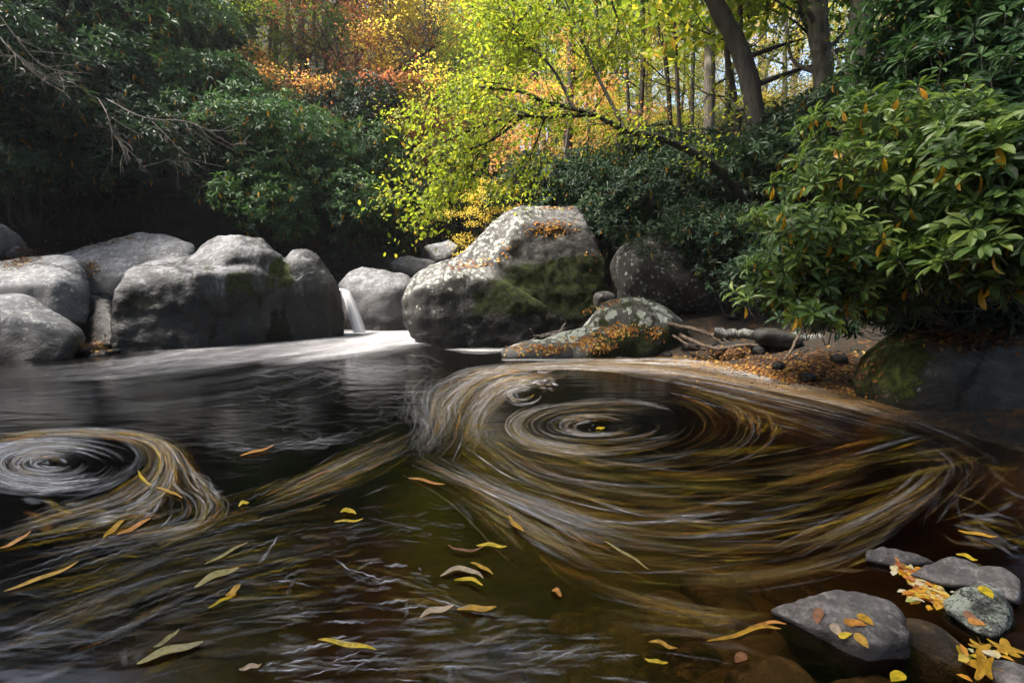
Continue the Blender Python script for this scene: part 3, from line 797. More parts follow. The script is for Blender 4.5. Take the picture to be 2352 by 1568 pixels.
# ------------------------------------------------------------------ shrubs
def whorl_leaves(c, ax, m, L, rng, spread=0.9, droop=0.15):
    """leaves in whorls: c centres, ax axes, m leaves each"""
    n = len(c)
    ref = np.where(np.abs(ax[:, 2:3]) > .9, np.array([[1., 0, 0]]), np.array([[0, 0, 1.]]))
    a = np.cross(ax, ref); a /= np.linalg.norm(a, axis=1)[:, None]
    b = np.cross(ax, a)
    th = (np.arange(m)[None] * 2.399 + rng.uniform(0, 6.28, (n, 1)) + rng.normal(0, .2, (n, m)))
    rad = np.cos(th)[..., None] * a[:, None] + np.sin(th)[..., None] * b[:, None]
    k = rng.uniform(.0, .75, (n, m, 1))
    d = rad * spread + ax[:, None] * k + np.array([0, 0, -droop])
    nrm = ax[:, None] * 1.0 - rad * (k * .8) + rng.normal(0, .18, (n, m, 3))
    pos = c[:, None] + d * 0.012
    ln = L * rng.uniform(.65, 1.12, (n, m))
    return pos.reshape(-1, 3), d.reshape(-1, 3), nrm.reshape(-1, 3), ln.ravel()

def hanging_leaves(c, m, L, rng):
    i = rng.randint(0, len(c), m)
    d = rng.normal(0, .28, (m, 3)); d[:, 2] = -1
    nrm = rng.normal(0, 1, (m, 3)); nrm[:, 2] *= .2
    return c[i] + rng.normal(0, .01, (m, 3)), d, nrm, L * rng.uniform(.7, 1.05, m)

def shrub_arrays(rng, lobes, whorls, m, L, upbias=0.5, frac_yel=0.02, shell=0.22):
    """lobes: (x,y,z,rx,ry,rz). whorls sit on the outer shells"""
    lobes = np.asarray(lobes, float)
    area = (lobes[:, 3] * lobes[:, 5])
    k = rng.choice(len(lobes), whorls, p=area / area.sum())
    d = rng.normal(size=(whorls, 3)); d[:, 2] = d[:, 2] * .9 + .12
    d /= np.linalg.norm(d, axis=1)[:, None]
    rr = 1 - np.abs(rng.normal(0, shell, whorls))
    c = lobes[k, :3] + d * lobes[k, 3:6] * rr[:, None]
    c += .10 * np.stack([fbm(c * 1.0 + s, 2.0, 2) for s in (0, 31, 57)], -1)
    ax = d * 0.8 + rng.normal(0, .28, (whorls, 3)); ax[:, 2] += upbias
    ax /= np.linalg.norm(ax, axis=1)[:, None]
    pos, dd, nn, ln = whorl_leaves(c, ax, m, L, rng)
    tint = np.clip(np.repeat(rng.uniform(.05, .8, whorls), m) + rng.normal(0, .12, whorls * m), 0, .93)
    ny_ = int(len(pos) * frac_yel)
    p2, d2, n2, l2 = hanging_leaves(c, ny_, L, rng)
    pos, dd, nn, ln = np.concatenate([pos, p2]), np.concatenate([dd, d2]), np.concatenate([nn, n2]), np.concatenate([ln, l2])
    tint = np.concatenate([tint, rng.uniform(.972, 1, ny_)])
    return c, ax, pos, dd, nn, ln, tint

def stems(rng, lobes, c, base, n_twig, r0, sides=5):
    t = Tubes()
    lobes = np.asarray(lobes, float)
    for lb in lobes:
        e = lb[:3]
        b = np.array(base) + rng.normal(0, .12, 3) * np.array([1, 1, 0])
        mid = b * .45 + e * .55 + rng.normal(0, .15, 3)
        pth = smooth_path([b, b * .75 + mid * .25 + rng.normal(0, .06, 3), mid, e], 10)
        t.add(pth, np.linspace(r0, r0 * .4, 10), sides)
        dd = np.linalg.norm((c - e) / lb[3:6], axis=1)
        for j in rng.permutation(np.where(dd < 1.15)[0])[:n_twig]:
            s = pth[rng.randint(5, 10)]
            t.add(smooth_path([s, s * .5 + c[j] * .5 + rng.normal(0, .06, 3) - np.array([0, 0, .04]), c[j]], 6), np.linspace(r0 * .38, r0 * .16, 6), 4)
    return t

def rand_lobes(rng, n, R0=1.25, H=2.1):
    out = []
    for i in range(n):
        a = 6.283 * i / n + rng.normal(0, .4)
        rr = R0 * rng.uniform(.25, .85)
        s = rng.uniform(.38, .72)
        out.append((rr * math.cos(a), rr * math.sin(a), rng.uniform(.45, .95) * H - .25, s * 1.2, s * 1.2, s * .8))
    out.append((0, 0, H * .8, .7, .7, .5))
    return out

class Shrub:
    def __init__(s, seed, m=7, whorls=1150, L=.15, frac=.03):
        rng = np.random.RandomState(seed)
        lobes = rand_lobes(rng, 11)
        c, ax, pos, d, n, ln, ti = shrub_arrays(rng, lobes, whorls, m, L, frac_yel=frac)
        s.leaf = leaf_mesh("foliage", pos, d, n, ln, ln * .30, ti, T_LEAF)
        s.leaf.materials.append(M_RHODO)
        s.stem = stems(rng, lobes, c, (0, 0, -.3), 10, .028).mesh("stems")
        s.stem.materials.append(M_BARK_DARK)
    def place(s, loc, scale, rz, label, mat=M_RHODO, group=None, cat="shrub", name="rhododendron_shrub", sz=1.0, rot=(0, 0)):
        r = link(name, None, loc=loc, rot=(rot[0], rot[1], rz))
        r.scale = (scale, scale, scale * sz)
        tag(r, label, cat, group)
        f = link("foliage", s.leaf, parent=r)
        f.material_slots[0].link = 'OBJECT'; f.material_slots[0].material = mat
        link("stems", s.stem, parent=r)
        return r

SH = [Shrub(100 + i) for i in range(4)]
rng = np.random.RandomState(77)
def at_px(px, Y, dz=0.0):
    x = P(px, 500, Y)[0]
    return np.array((x, Y, gz(x, Y) + dz))

def put_shrub(i, px, py, Y, scale, label, mat=M_RHODO, group=None, sz=1.0):
    """py: where the middle of the foliage (1.3 m above its base at scale 1) stands in the photograph"""
    b = P(px, py, Y)
    SH[i % 4].place((b[0], b[1], b[2] - 1.3 * scale * sz), scale, rng.uniform(0, 6.28), label, mat, group, sz=sz)

gl, gc, gr = "rhododendrons overhanging the left cliff", "rhododendrons on the bank left of the waterfall", "rhododendrons on the shaded right bank"
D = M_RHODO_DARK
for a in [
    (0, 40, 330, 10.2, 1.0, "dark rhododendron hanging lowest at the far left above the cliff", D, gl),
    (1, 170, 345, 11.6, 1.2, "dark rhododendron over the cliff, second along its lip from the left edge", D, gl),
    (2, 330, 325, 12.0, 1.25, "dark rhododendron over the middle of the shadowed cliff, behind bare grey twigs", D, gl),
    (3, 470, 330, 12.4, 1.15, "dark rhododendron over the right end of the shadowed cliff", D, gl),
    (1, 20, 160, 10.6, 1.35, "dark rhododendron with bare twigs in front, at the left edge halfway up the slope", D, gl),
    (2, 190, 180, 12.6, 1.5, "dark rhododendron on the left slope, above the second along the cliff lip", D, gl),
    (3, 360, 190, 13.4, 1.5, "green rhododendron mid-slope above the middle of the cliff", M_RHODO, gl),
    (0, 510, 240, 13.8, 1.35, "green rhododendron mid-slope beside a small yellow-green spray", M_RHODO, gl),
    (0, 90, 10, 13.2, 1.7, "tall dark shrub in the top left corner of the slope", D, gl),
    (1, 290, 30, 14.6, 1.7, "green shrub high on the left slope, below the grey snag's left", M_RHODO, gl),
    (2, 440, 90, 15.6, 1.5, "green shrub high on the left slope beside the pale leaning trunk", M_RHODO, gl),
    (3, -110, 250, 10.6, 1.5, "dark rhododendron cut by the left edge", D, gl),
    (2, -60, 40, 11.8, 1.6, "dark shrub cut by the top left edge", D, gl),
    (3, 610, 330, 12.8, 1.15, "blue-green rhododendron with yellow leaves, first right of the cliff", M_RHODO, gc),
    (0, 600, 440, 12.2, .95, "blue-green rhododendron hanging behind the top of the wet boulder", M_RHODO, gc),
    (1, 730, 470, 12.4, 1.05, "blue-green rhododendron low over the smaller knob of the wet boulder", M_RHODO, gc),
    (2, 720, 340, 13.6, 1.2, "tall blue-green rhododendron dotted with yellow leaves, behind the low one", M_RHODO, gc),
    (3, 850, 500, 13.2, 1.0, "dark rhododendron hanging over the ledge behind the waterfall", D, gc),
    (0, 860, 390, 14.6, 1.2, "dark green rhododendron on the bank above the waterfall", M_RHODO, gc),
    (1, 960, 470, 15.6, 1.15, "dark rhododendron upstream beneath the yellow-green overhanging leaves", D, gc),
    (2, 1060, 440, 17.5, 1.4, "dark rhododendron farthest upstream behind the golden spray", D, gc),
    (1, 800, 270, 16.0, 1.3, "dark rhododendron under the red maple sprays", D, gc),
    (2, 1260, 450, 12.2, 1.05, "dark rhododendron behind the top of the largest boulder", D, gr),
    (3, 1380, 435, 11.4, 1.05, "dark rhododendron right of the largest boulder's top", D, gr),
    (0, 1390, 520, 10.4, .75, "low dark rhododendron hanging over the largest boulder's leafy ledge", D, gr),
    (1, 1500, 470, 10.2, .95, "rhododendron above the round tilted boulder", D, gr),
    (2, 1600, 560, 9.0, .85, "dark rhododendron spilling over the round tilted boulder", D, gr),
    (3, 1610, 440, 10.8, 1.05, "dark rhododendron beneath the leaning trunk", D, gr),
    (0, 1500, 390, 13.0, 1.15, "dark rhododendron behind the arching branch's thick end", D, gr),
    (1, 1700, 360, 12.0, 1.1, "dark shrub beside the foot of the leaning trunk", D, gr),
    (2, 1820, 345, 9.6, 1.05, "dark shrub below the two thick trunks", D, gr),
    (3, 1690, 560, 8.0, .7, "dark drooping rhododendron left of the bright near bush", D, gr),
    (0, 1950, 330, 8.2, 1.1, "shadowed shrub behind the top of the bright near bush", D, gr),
]:
    put_shrub(*a)

# the near rhododendron on the right, leaf by leaf
def near_bush(name, label, lobes_px, whorls, L, mat, base, seed, frac=.012, m=8, tpl=T_FINE, rstem=.014, upb=.55, shell=.2, group=None):
    rng = np.random.RandomState(seed)
    lobes = []
    for (px, py, Y, rx, rz, ry) in lobes_px:
        c = P(px, py, Y)
        lobes.append((c[0], c[1], c[2], npx(rx, Y), ry, npx(rz, Y)))
    c, ax, pos, d, n, ln, ti = shrub_arrays(rng, lobes, whorls, m, L, upbias=upb, frac_yel=frac, shell=shell)
    o0 = np.array(base, float)
    r = link(name, None, loc=o0)
    tag(r, label, "shrub", group)
    link("foliage", leaf_mesh("foliage", pos - o0, d, n, ln, ln * .30, ti, tpl), mat, r)
    st = stems(rng, np.array(lobes) - np.array([*o0, 0, 0, 0]), c - o0, (0, 0, 0), 16, rstem)
    # a short shoot under every whorl
    for i in range(0, len(c), 2):
        t0 = c[i] - o0
        st.add(np.array([t0 - ax[i] * .10 - np.array([0, 0, .03]), t0 - ax[i] * .05, t0]), [.004, .0035, .003], 4)
    link("stems", st.mesh("stems"), M_TWIG, r)
    return r

near_bush("rhododendron_shrub", "bright near rhododendron with large leaves reaching over the right shore", [
    (1990, 300, 4.0, 150, 75, .45), (2120, 290, 3.8, 150, 75, .45), (1900, 400, 3.8, 110, 70, .38), (1840, 520, 3.6, 115, 62, .36), (1950, 560, 3.6, 140, 80, .4),
    (2080, 430, 3.6, 160, 100, .45), (1860, 640, 3.7, 130, 55, .34), (2020, 660, 3.7, 150, 60, .4), (1770, 680, 3.9, 80, 48, .3), (2180, 590, 3.5, 160, 90, .45), (1800, 590, 3.8, 80, 50, .3)],
    680, .114, M_RHODO_NEAR, (4.3, 5.0, .5), 301, frac=.035, upb=.85, shell=.40)
near_bush("rhododendron_shrub", "near rhododendron cut by the right edge, its big leaves hanging before the bright one", [
    (2290, 400, 3.0, 130, 95, .3), (2320, 540, 2.9, 130, 80, .3), (2270, 310, 3.2, 130, 60, .3), (2230, 610, 3.1, 140, 60, .3), (2400, 480, 2.9, 140, 160, .4), (2340, 650, 3.2, 120, 50, .3)],
    380, .140, M_RHODO_NEAR, (4.4, 4.4, .6), 302, frac=.025, upb=.95, shell=.28)
near_bush("rhododendron_shrub", "tall dim rhododendron rising to the top right corner", [
    (2250, 150, 4.6, 190, 110, .6), (2120, 90, 5.2, 150, 90, .6), (2330, 60, 4.4, 150, 110, .5), (2230, 260, 4.5, 170, 90, .5), (2060, 190, 5.4, 110, 70, .5), (2380, 220, 4.0, 130, 120, .5), (2150, 0, 5.0, 150, 70, .5), (2330, -40, 4.4, 150, 70, .5)],
    900, .140, M_RHODO, (4.8, 5.4, .7), 303, frac=.008, tpl=T_LEAF, upb=.8, shell=.28)
near_bush("rhododendron_shrub", "shadowed rhododendron low behind the bright one, over the logs", [
    (2120, 640, 4.4, 200, 80, .5), (2300, 680, 4.2, 170, 70, .5), (1950, 720, 4.8, 160, 40, .4), (1770, 640, 5.4, 100, 80, .4), (2200, 500, 4.5, 230, 130, .5), (2230, 720, 4.6, 160, 45, .4), (2080, 740, 4.9, 130, 30, .3)],
    1000, .125, M_RHODO_DARK, (4.6, 5.4, .5), 304, frac=.006, tpl=T_LEAF)
near_bush("rhododendron_shrub", "single low rhododendron shoot hanging beside the lichened log", [
    (1890, 750, 3.3, 32, 20, .08), (1860, 730, 3.4, 40, 18, .1), (1920, 715, 3.6, 40, 20, .1)], 20, .115, M_RHODO_NEAR, (2.75, 4.1, 1.0), 305, frac=.03)

# ------------------------------------------------------------------ trees
class Tree:
    """trunk with limbs, and a crown of leaves in flat sprays along the branches (base at the origin)"""
    def __init__(s, seed, H=12, lo=.25, Rr=2.6, limbs=26, leaves=9000, L=.13, r0=.12, flat=.16, wob=.25, elev=(5, 40), lean=(0, 0)):
        rng = np.random.RandomState(seed)
        t = Tubes()
        zs = np.linspace(0, H, 9)
        tr = np.stack([np.cumsum(rng.normal(0, wob * .4, 9)) + lean[0] * zs / H, np.cumsum(rng.normal(0, wob * .4, 9)) + lean[1] * zs / H, zs], -1)
        tr[0, :2] = 0
        tr = smooth_path(tr, 26); tr[0, 2] = -.5
        t.add(tr, r0 * (1 - .85 * np.linspace(0, 1, 26) ** .9), 8)
        P_, D_ = [], []
        for i in range(limbs):
            h = lo + (.98 - lo) * (i + rng.uniform(0, 1)) / limbs
            b = tr[min(25, int(h * 25))]
            az = i * 2.4 + rng.normal(0, .5)
            f = (h - lo) / (1 - lo)
            ln = Rr * (0.55 + .6 * math.sin(math.pi * min(1, .22 + f * .8))) * rng.uniform(.7, 1.15)
            el = R(rng.uniform(*elev)) + f * .5
            dirv = np.array([math.cos(az) * math.cos(el), math.sin(az) * math.cos(el), math.sin(el)])
            e = b + dirv * ln
            pth = smooth_path([b, b + dirv * ln * .4 + rng.normal(0, .12, 3), b + dirv * ln * .75 + rng.normal(0, .15, 3) + (0, 0, .1), e + np.array([0, 0, -.08 * ln])], 9)
            rl = r0 * .38 * (1 - .7 * f)
            t.add(pth, np.linspace(rl, rl * .2, 9), 5)
            for k in range(7):
                q = pth[rng.randint(2, 9)]
                a2 = az + rng.choice([-1, 1]) * rng.uniform(.4, 1.2)
                l2 = ln * rng.uniform(.25, .5)
                d2 = np.array([math.cos(a2), math.sin(a2), rng.normal(.05, .2)])
                e2 = q + d2 * l2
                sub = np.linspace(q, e2, 5) + np.array([0, 0, 1]) * (np.linspace(0, 1, 5) ** 2)[:, None] * -.12 * l2
                t.add(sub, np.linspace(rl * .35, rl * .12, 5), 3)
                P_.append(sub[1:]); D_.append(np.repeat(d2[None], 4, 0))
            P_.append(pth[5:]); D_.append(np.repeat(dirv[None], 4, 0))
        P_, D_ = np.concatenate(P_), np.concatenate(D_)
        k = rng.randint(0, len(P_), leaves)
        pos = P_[k] + rng.normal(0, 1, (leaves, 3)) * np.array([.24, .24, flat])
        d = D_[k] * .5 + rng.normal(0, .6, (leaves, 3)); d[:, 2] -= .25
        nrm = rng.normal(0, .42, (leaves, 3)); nrm[:, 2] += 1
        ln = L * rng.uniform(.6, 1.25, leaves)
        ti = np.clip(rng.beta(2, 2, leaves) * .7 + .3 * rng.uniform(0, 1, len(P_))[k], 0, 1)
        s.arr = (pos, d, nrm, ln, ti)
        s.leaf = leaf_mesh("crown", pos, d, nrm, ln, ln * .55, ti, T_DIAMOND)
        s.trunk = t.mesh("trunk")
        s.leaf.materials.append(M_GREEN); s.trunk.materials.append(M_BARK)
    def place(s, loc, scale, rz, label, mat, group=None, name="tree", sz=1.0, bark=None, cat="tree", rot=(0, 0)):
        r = link(name, None, loc=loc, rot=(rot[0], rot[1], rz))
        r.scale = (scale, scale, scale * sz)
        tag(r, label, cat, group)
        for nm, me, mt in (("trunk", s.trunk, bark or M_BARK), ("crown", s.leaf, mat)):
            o = link(nm, me, parent=r)
            o.material_slots[0].link = 'OBJECT'; o.material_slots[0].material = mt
        return r

TR = [Tree(201, H=11, lo=.22, Rr=2.4, leaves=14000, L=.09), Tree(202, H=13, lo=.3, Rr=2.8, leaves=15000, limbs=30, L=.09), Tree(203, H=9, lo=.15, Rr=2.2, leaves=16000, limbs=22, wob=.35, L=.085),
      Tree(204, H=17, lo=.45, Rr=3.2, leaves=9000, limbs=26, r0=.2), Tree(205, H=6, lo=.3, Rr=1.8, leaves=5200, limbs=15, flat=.07, r0=.06, L=.10, elev=(-5, 25)), Tree(206, H=15, lo=.35, Rr=2.6, leaves=12000, limbs=28, r0=.15, L=.09)]

def put_tree(i, px, Y, scale, label, mat, group=None, sz=1.0, rz=None, dz=0.0, name="tree", bark=None, rot=(0, 0)):
    b = at_px(px, Y, dz - .1)
    TR[i].place(b, scale, rng.uniform(0, 6.28) if rz is None else rz, label, mat, group, name, sz, bark, rot=rot)

gf = "autumn trees of the upstream forest"
for a in [
    (3, 515, 19, 1.0, "pale-trunked tree on the left slope, leftmost among the far trees", M_GREEN, gf),
    (1, 610, 20, .9, "green tree left of the orange maple", M_GREEN, gf),
    (0, 585, 17, .55, "small yellow-green tree in front of the dark trunk at the slope's edge", M_LIME, gf),
    (5, 668, 20, .85, "orange maple rising beside a dark straight trunk", M_ORANGE, gf),
    (4, 640, 15.5, .95, "small salmon-orange understory maple above the tall rhododendron", M_ORANGE, gf),
    (0, 720, 18, .9, "green tree between the orange maple and the red maple", M_GREEN, gf),
    (2, 830, 17.6, 1.1, "rust-red maple left of the golden birch", M_RED, gf),
    (1, 880, 22, .9, "deep orange maple touching the golden birch", M_ORANGE, gf),
    (4, 890, 16.5, 1.0, "small red maple with layered sprays under the golden birch", M_RED, gf),
    (0, 985, 17.5, .95, "golden birch, pale yellow all over, in the middle of the far trees", M_YELLOW, gf),
    (1, 700, 29, 1.2, "tall green-gold tree high behind the orange maple", M_LIME, gf),
    (5, 820, 31, 1.2, "tall green tree behind the rust-red maple", M_GREEN, gf),
    (1, 930, 33, 1.1, "tall orange-tinged tree behind the golden birch", M_ORANGE, gf),
    (5, 1030, 34, 1.1, "blue-green tree below the sky gap at the top", M_GREEN, gf),
    (0, 1110, 26, 1.0, "yellow-green tree right of the sky gap", M_LIME, gf),
    (1, 1180, 21, .9, "bright yellow-green tree behind the arching branch's tip", M_LIME, gf),
    (5, 1260, 24, 1.0, "lime-coloured tree behind the middle of the arching branch", M_LIME, gf),
    (0, 1300, 17, .85, "bright yellow-green tree close behind the arching branch", M_LIME, gf),
    (4, 1290, 12.5, .9, "orange-leaved small maple amid the yellow-green leaves", M_ORANGE, gf),
    (1, 1400, 20, .95, "yellow-green tree with a dark straight trunk, right of the lime-coloured one", M_LIME, gf),
    (2, 1440, 27, 1.2, "golden tree glowing behind thin dark stems", M_YELLOW, gf),
    (5, 1500, 22, 1.0, "slender yellow-green tree with twin thin stems", M_LIME, gf),
    (0, 1570, 28, 1.0, "golden-green tree left of the bright sky gap", M_YELLOW, gf),
    (2, 1730, 25, 1.0, "gold-lit low tree seen right of the leaning trunk", M_YELLOW, gf),
    (1, 1800, 18, .9, "green tree between the leaning trunk and the thick trunks", M_GREEN, gf),
    (5, 2080, 17, 1.0, "green tree behind and right of the thickest trunk", M_GREEN, gf),
    (0, 2000, 21, 1.0, "lime-green tree glimpsed between the two thick trunks", M_LIME, gf),
    (1, 2250, 14, 1.0, "green tree behind the tall dim rhododendron", M_GREEN, gf),
    (5, 130, 18, 1.1, "dark green tree topmost in the left corner", M_GREEN, gf),
    (2, 1210, 33, 1.4, "golden tree far upstream in the valley's centre", M_YELLOW, gf),
    (1, 780, 18, .8, "slim green tree before the rust-red maple, over the dark shrubs", M_GREEN, gf),
    (0, 1045, 27, 1.0, "yellow-green tree below the sky gap, left of the arching boughs", M_LIME, gf),
    (3, 680, 36, 1.3, "tall gold-flecked tree on the skyline above the orange maple", M_LIME, gf),
    (3, 870, 38, 1.3, "tall orange tree on the skyline left of the golden birch", M_ORANGE, gf),
    (3, 560, 30, 1.2, "tall green tree on the skyline at the left slope's edge", M_GREEN, gf),
    (0, 650, 17.5, .8, "light green tree low on the slope beside the salmon-orange maple", M_LIME, gf),
    (1, 740, 22, .9, "pale lime tree between the orange maple and the rust-red one", M_LIME, gf),
    (0, 690, 25, 1.1, "light green tree with gaps, behind the pale lime tree", M_LIME, gf),
    (0, 910, 20, .75, "small golden tree touching the left side of the golden birch", M_YELLOW, gf),
    (1, 1000, 28, 1.0, "gold and green tree just right of the golden birch", M_LIME, gf),
    (0, 1340, 23, 1.1, "full yellow-green tree filling the gap over the arching branch's thick end", M_LIME, gf),
    (1, 1620, 24, .75, "low yellow-green tree under the white sky gap", M_LIME, gf),
    (0, 1480, 16.5, .62, "low lime tree between the slender stems, above the dark shrubs", M_LIME, gf),
    (2, 1560, 18, .70, "low golden-green tree left of the straight grey trunk's foot", M_YELLOW, gf),
    (0, 1670, 16, .60, "low lime tree behind the leaning trunk's middle", M_LIME, gf),
    (2, 1390, 15.5, .60, "low gold tree over the arching branch's thick end", M_YELLOW, gf),
    (4, 1120, 11.8, .42, "small golden sapling spraying over the shoulder of the largest boulder", M_YELLOW, None),
]:
    put_tree(*a)

# bare trunks standing out on the right and thin dark stems
def stem_tree(name, label, ctrl, r0, r1, mat, group=None, branches=0, seed=0, leaves=0, lmat=None, nside=10, canopy=0):
    """ctrl: (px, py, Y) along the trunk, base first"""
    rng = np.random.RandomState(seed)
    pts = np.array([P(*c) for c in ctrl])
    g = gz(pts[0, 0], pts[0, 1])
    if pts[0, 2] > g - .1:
        pts = np.concatenate([[[pts[0, 0], pts[0, 1], g - .3]], pts]) if pts[0, 2] > g + .3 else pts
    pth = smooth_path(pts, 40)
    base = pth[0].copy()
    pth = pth - base
    t = Tubes()
    rad = np.linspace(r0, r1, 40) * (1 + .05 * np.sin(np.arange(40) * 1.7)) 
    rad[:3] *= [1.5, 1.25, 1.08]
    t.add(pth, rad, nside)
    tips = []
    for k in range(branches):
        i = rng.randint(14, 39)
        az, l = rng.uniform(0, 6.28), rng.uniform(.6, 1.8)
        d = np.array([math.cos(az), math.sin(az) * .6, rng.uniform(.1, .8)])
        b = smooth_path([pth[i], pth[i] + d * l * .5 + rng.normal(0, .1, 3), pth[i] + d * l + (0, 0, .2)], 8)
        t.add(b, np.linspace(rad[i] * .35, .008, 8), 5)
        tips.append(b[3:])
        for j in range(3):
            q = b[rng.randint(3, 8)]; dd = rng.normal(0, .45, 3)
            s_ = np.linspace(q, q + dd, 5); t.add(s_, np.linspace(.009, .004, 5), 3); tips.append(s_)
    r = link(name, None, loc=base)
    tag(r, label, "tree", group)
    link("trunk", t.mesh("trunk"), mat, r)
    if leaves:
        T_ = np.concatenate(tips)
        k = rng.randint(0, len(T_), leaves)
        pos = T_[k] + rng.normal(0, .16, (leaves, 3))
        nrm = rng.normal(0, .5, (leaves, 3)); nrm[:, 2] += 1
        sz = .10 * rng.uniform(.6, 1.2, leaves)
        if canopy:      # the high crown above the frame
            top = pth[-1]
            lob = top + rng.normal(0, 1, (9, 3)) * np.array([1.6, 1.6, 1.3]) + (0, 0, 1.0)
            kk = rng.randint(0, 9, canopy)
            d = rng.normal(0, 1, (canopy, 3)); d /= np.linalg.norm(d, axis=1)[:, None]
            cp = lob[kk] + d * rng.uniform(.5, 1, (canopy, 1)) ** .5 * np.array([1.5, 1.5, .8])
            pos = np.concatenate([pos, cp]); nc = rng.normal(0, .5, (canopy, 3)); nc[:, 2] += 1
            nrm = np.concatenate([nrm, nc]); sz = np.concatenate([sz, .26 * rng.uniform(.6, 1.2, canopy)])
        m_ = len(pos)
        link("crown", leaf_mesh("crown", pos, rng.normal(0, 1, (m_, 3)) - (0, 0, .3), nrm, sz, sz * .5, rng.uniform(0, 1, m_), T_DIAMOND), lmat, r)
    return r
_st = stem_tree
def stem_tree(*a, **k): return _st(*a, **{'canopy': 2600, **k})
gt = "trunks on the right bank"
stem_tree("tree", "dark trunk leaning left across the bright sky gap", [(1775, 450, 9.5), (1745, 340, 9.5), (1722, 190, 9.6), (1690, 95, 9.7), (1640, 0, 9.8), (1560, -200, 9.9)], .19, .14, M_BARK_DARK, gt, 5, 1, 500, M_LIME)
stem_tree("tree", "thickest grey trunk, upright above the bright near rhododendron", [(1965, 300, 8.2), (1972, 150, 8.2), (1980, 0, 8.2), (1990, -400, 8.3)], .175, .15, M_BARK, gt, 5, 2, 500, M_GREEN)
stem_tree("tree", "mossy brown trunk just left of the thickest grey trunk", [(1893, 320, 9.0), (1890, 150, 9.0), (1878, 40, 9.0), (1865, -350, 9.1)], .17, .15, M_BARK, gt, 6, 3, 600, M_GREEN)
stem_tree("tree", "branching limb of a dark tree forking toward the mossy brown trunk", [(1900, 300, 9.6), (1880, 120, 9.6), (1845, 30, 9.6), (1800, -60, 9.6)], .10, .06, M_BARK_DARK, gt, 3, 4, 200, M_GREEN)
stem_tree("tree", "straight grey trunk standing against the white sky gap", [(1628, 330, 14), (1630, 160, 14), (1632, 0, 14), (1634, -400, 14)], .155, .13, M_BARK, gt, 4, 5, 300, M_LIME)
stem_tree("tree", "crooked thin dark stem behind the leaning trunk", [(1695, 330, 11), (1688, 230, 11), (1670, 110, 11), (1700, 60, 11), (1690, -100, 11)], .07, .05, M_BARK_DARK, gt, 4, 6, 200, M_LIME)
def stem_tree(*a, **k): return _st(*a, **k)
gs = "thin dark stems behind the yellow-green leaves"
for k, (ct, r0, lb) in enumerate([
    ([(1305, 300, 14), (1312, 160, 14), (1310, 0, 14), (1305, -200, 14)], .13, "dark straight stem behind the orange-leaved small maple"),
    ([(1470, 300, 13), (1478, 120, 13), (1474, 0, 13), (1470, -200, 13)], .065, "thin stem, left of a close pair, before the golden tree"),
    ([(1445, 330, 14), (1440, 180, 14), (1430, 60, 14), (1410, -100, 14)], .05, "slender stem leaning slightly left beside the golden tree"),
    ([(1540, 330, 13), (1530, 150, 13), (1512, 60, 13), (1480, -60, 13)], .06, "slender stem curving left near the sky gap"),
    ([(1560, 330, 12.5), (1552, 120, 12.5), (1545, 0, 12.5), (1540, -200, 12.5)], .05, "thin upright stem nearest the grey trunk of the sky gap"),
    ([(1250, 320, 15), (1225, 170, 15), (1190, 60, 15), (1150, -60, 15)], .06, "thin stem leaning left behind the arching branch"),
    ([(630, 190, 18), (632, 80, 18), (628, 0, 18), (620, -200, 18)], .14, "dark straight trunk beside the orange maple"),
    ([(512, 110, 17), (518, 40, 17), (528, -20, 17), (540, -200, 17)], .12, "pale slanting trunk on the left slope"),
    ([(820, 320, 18), (822, 230, 18), (818, 100, 18), (815, -200, 18)], .09, "thin grey-red trunk under the rust-red maple"),
    ([(965, 300, 20), (968, 200, 20), (985, 80, 20), (1000, -200, 20)], .12, "grey trunk carrying the golden birch's side"),
    ([(690, 260, 19), (688, 130, 19), (692, 0, 19), (690, -200, 19)], .10, "brown trunk between the rust-red and the orange maples"),
    ([(745, 280, 18), (748, 140, 18), (742, 0, 18), (740, -200, 18)], .07, "thin trunk left of the grey-red one, half hidden by leaves"),
    ([(872, 300, 21), (868, 150, 21), (870, 0, 21), (872, -200, 21)], .08, "thin trunk right of the grey-red one, behind the deep orange maple"),
    ([(1385, 330, 15), (1380, 170, 15), (1368, 0, 15), (1360, -200, 15)], .07, "thin dark stem right of the straight one behind the orange leaves"),
    ([(1350, 320, 13), (1390, 210, 13), (1440, 120, 13), (1480, 20, 13)], .04, "thin stem leaning right across the golden tree"),
    ([(1588, 330, 15), (1592, 150, 15), (1600, 0, 15), (1606, -200, 15)], .06, "thin stem just left of the straight grey trunk in the sky gap"),
    ([(1668, 330, 16), (1672, 150, 16), (1664, 0, 16), (1660, -200, 16)], .09, "stem between the grey trunk and the leaning trunk in the sky gap"),
    ([(1225, 330, 18), (1232, 170, 18), (1240, 0, 18), (1244, -200, 18)], .07, "thin dark stem behind the middle of the hanging boughs"),
    ([(905, 210, 17), (930, 160, 17), (965, 130, 17), (1010, 95, 17)], .05, "thin dark leaning stem crossing the golden birch"),
]):
    stem_tree("tree", lb, ct, r0, r0 * .75, M_BARK if k in (6, 7, 8, 9, 10, 11, 12) else M_BARK_DARK, gs, 5, 20 + k, 150, M_LIME if k < 6 else M_ORANGE, 6)

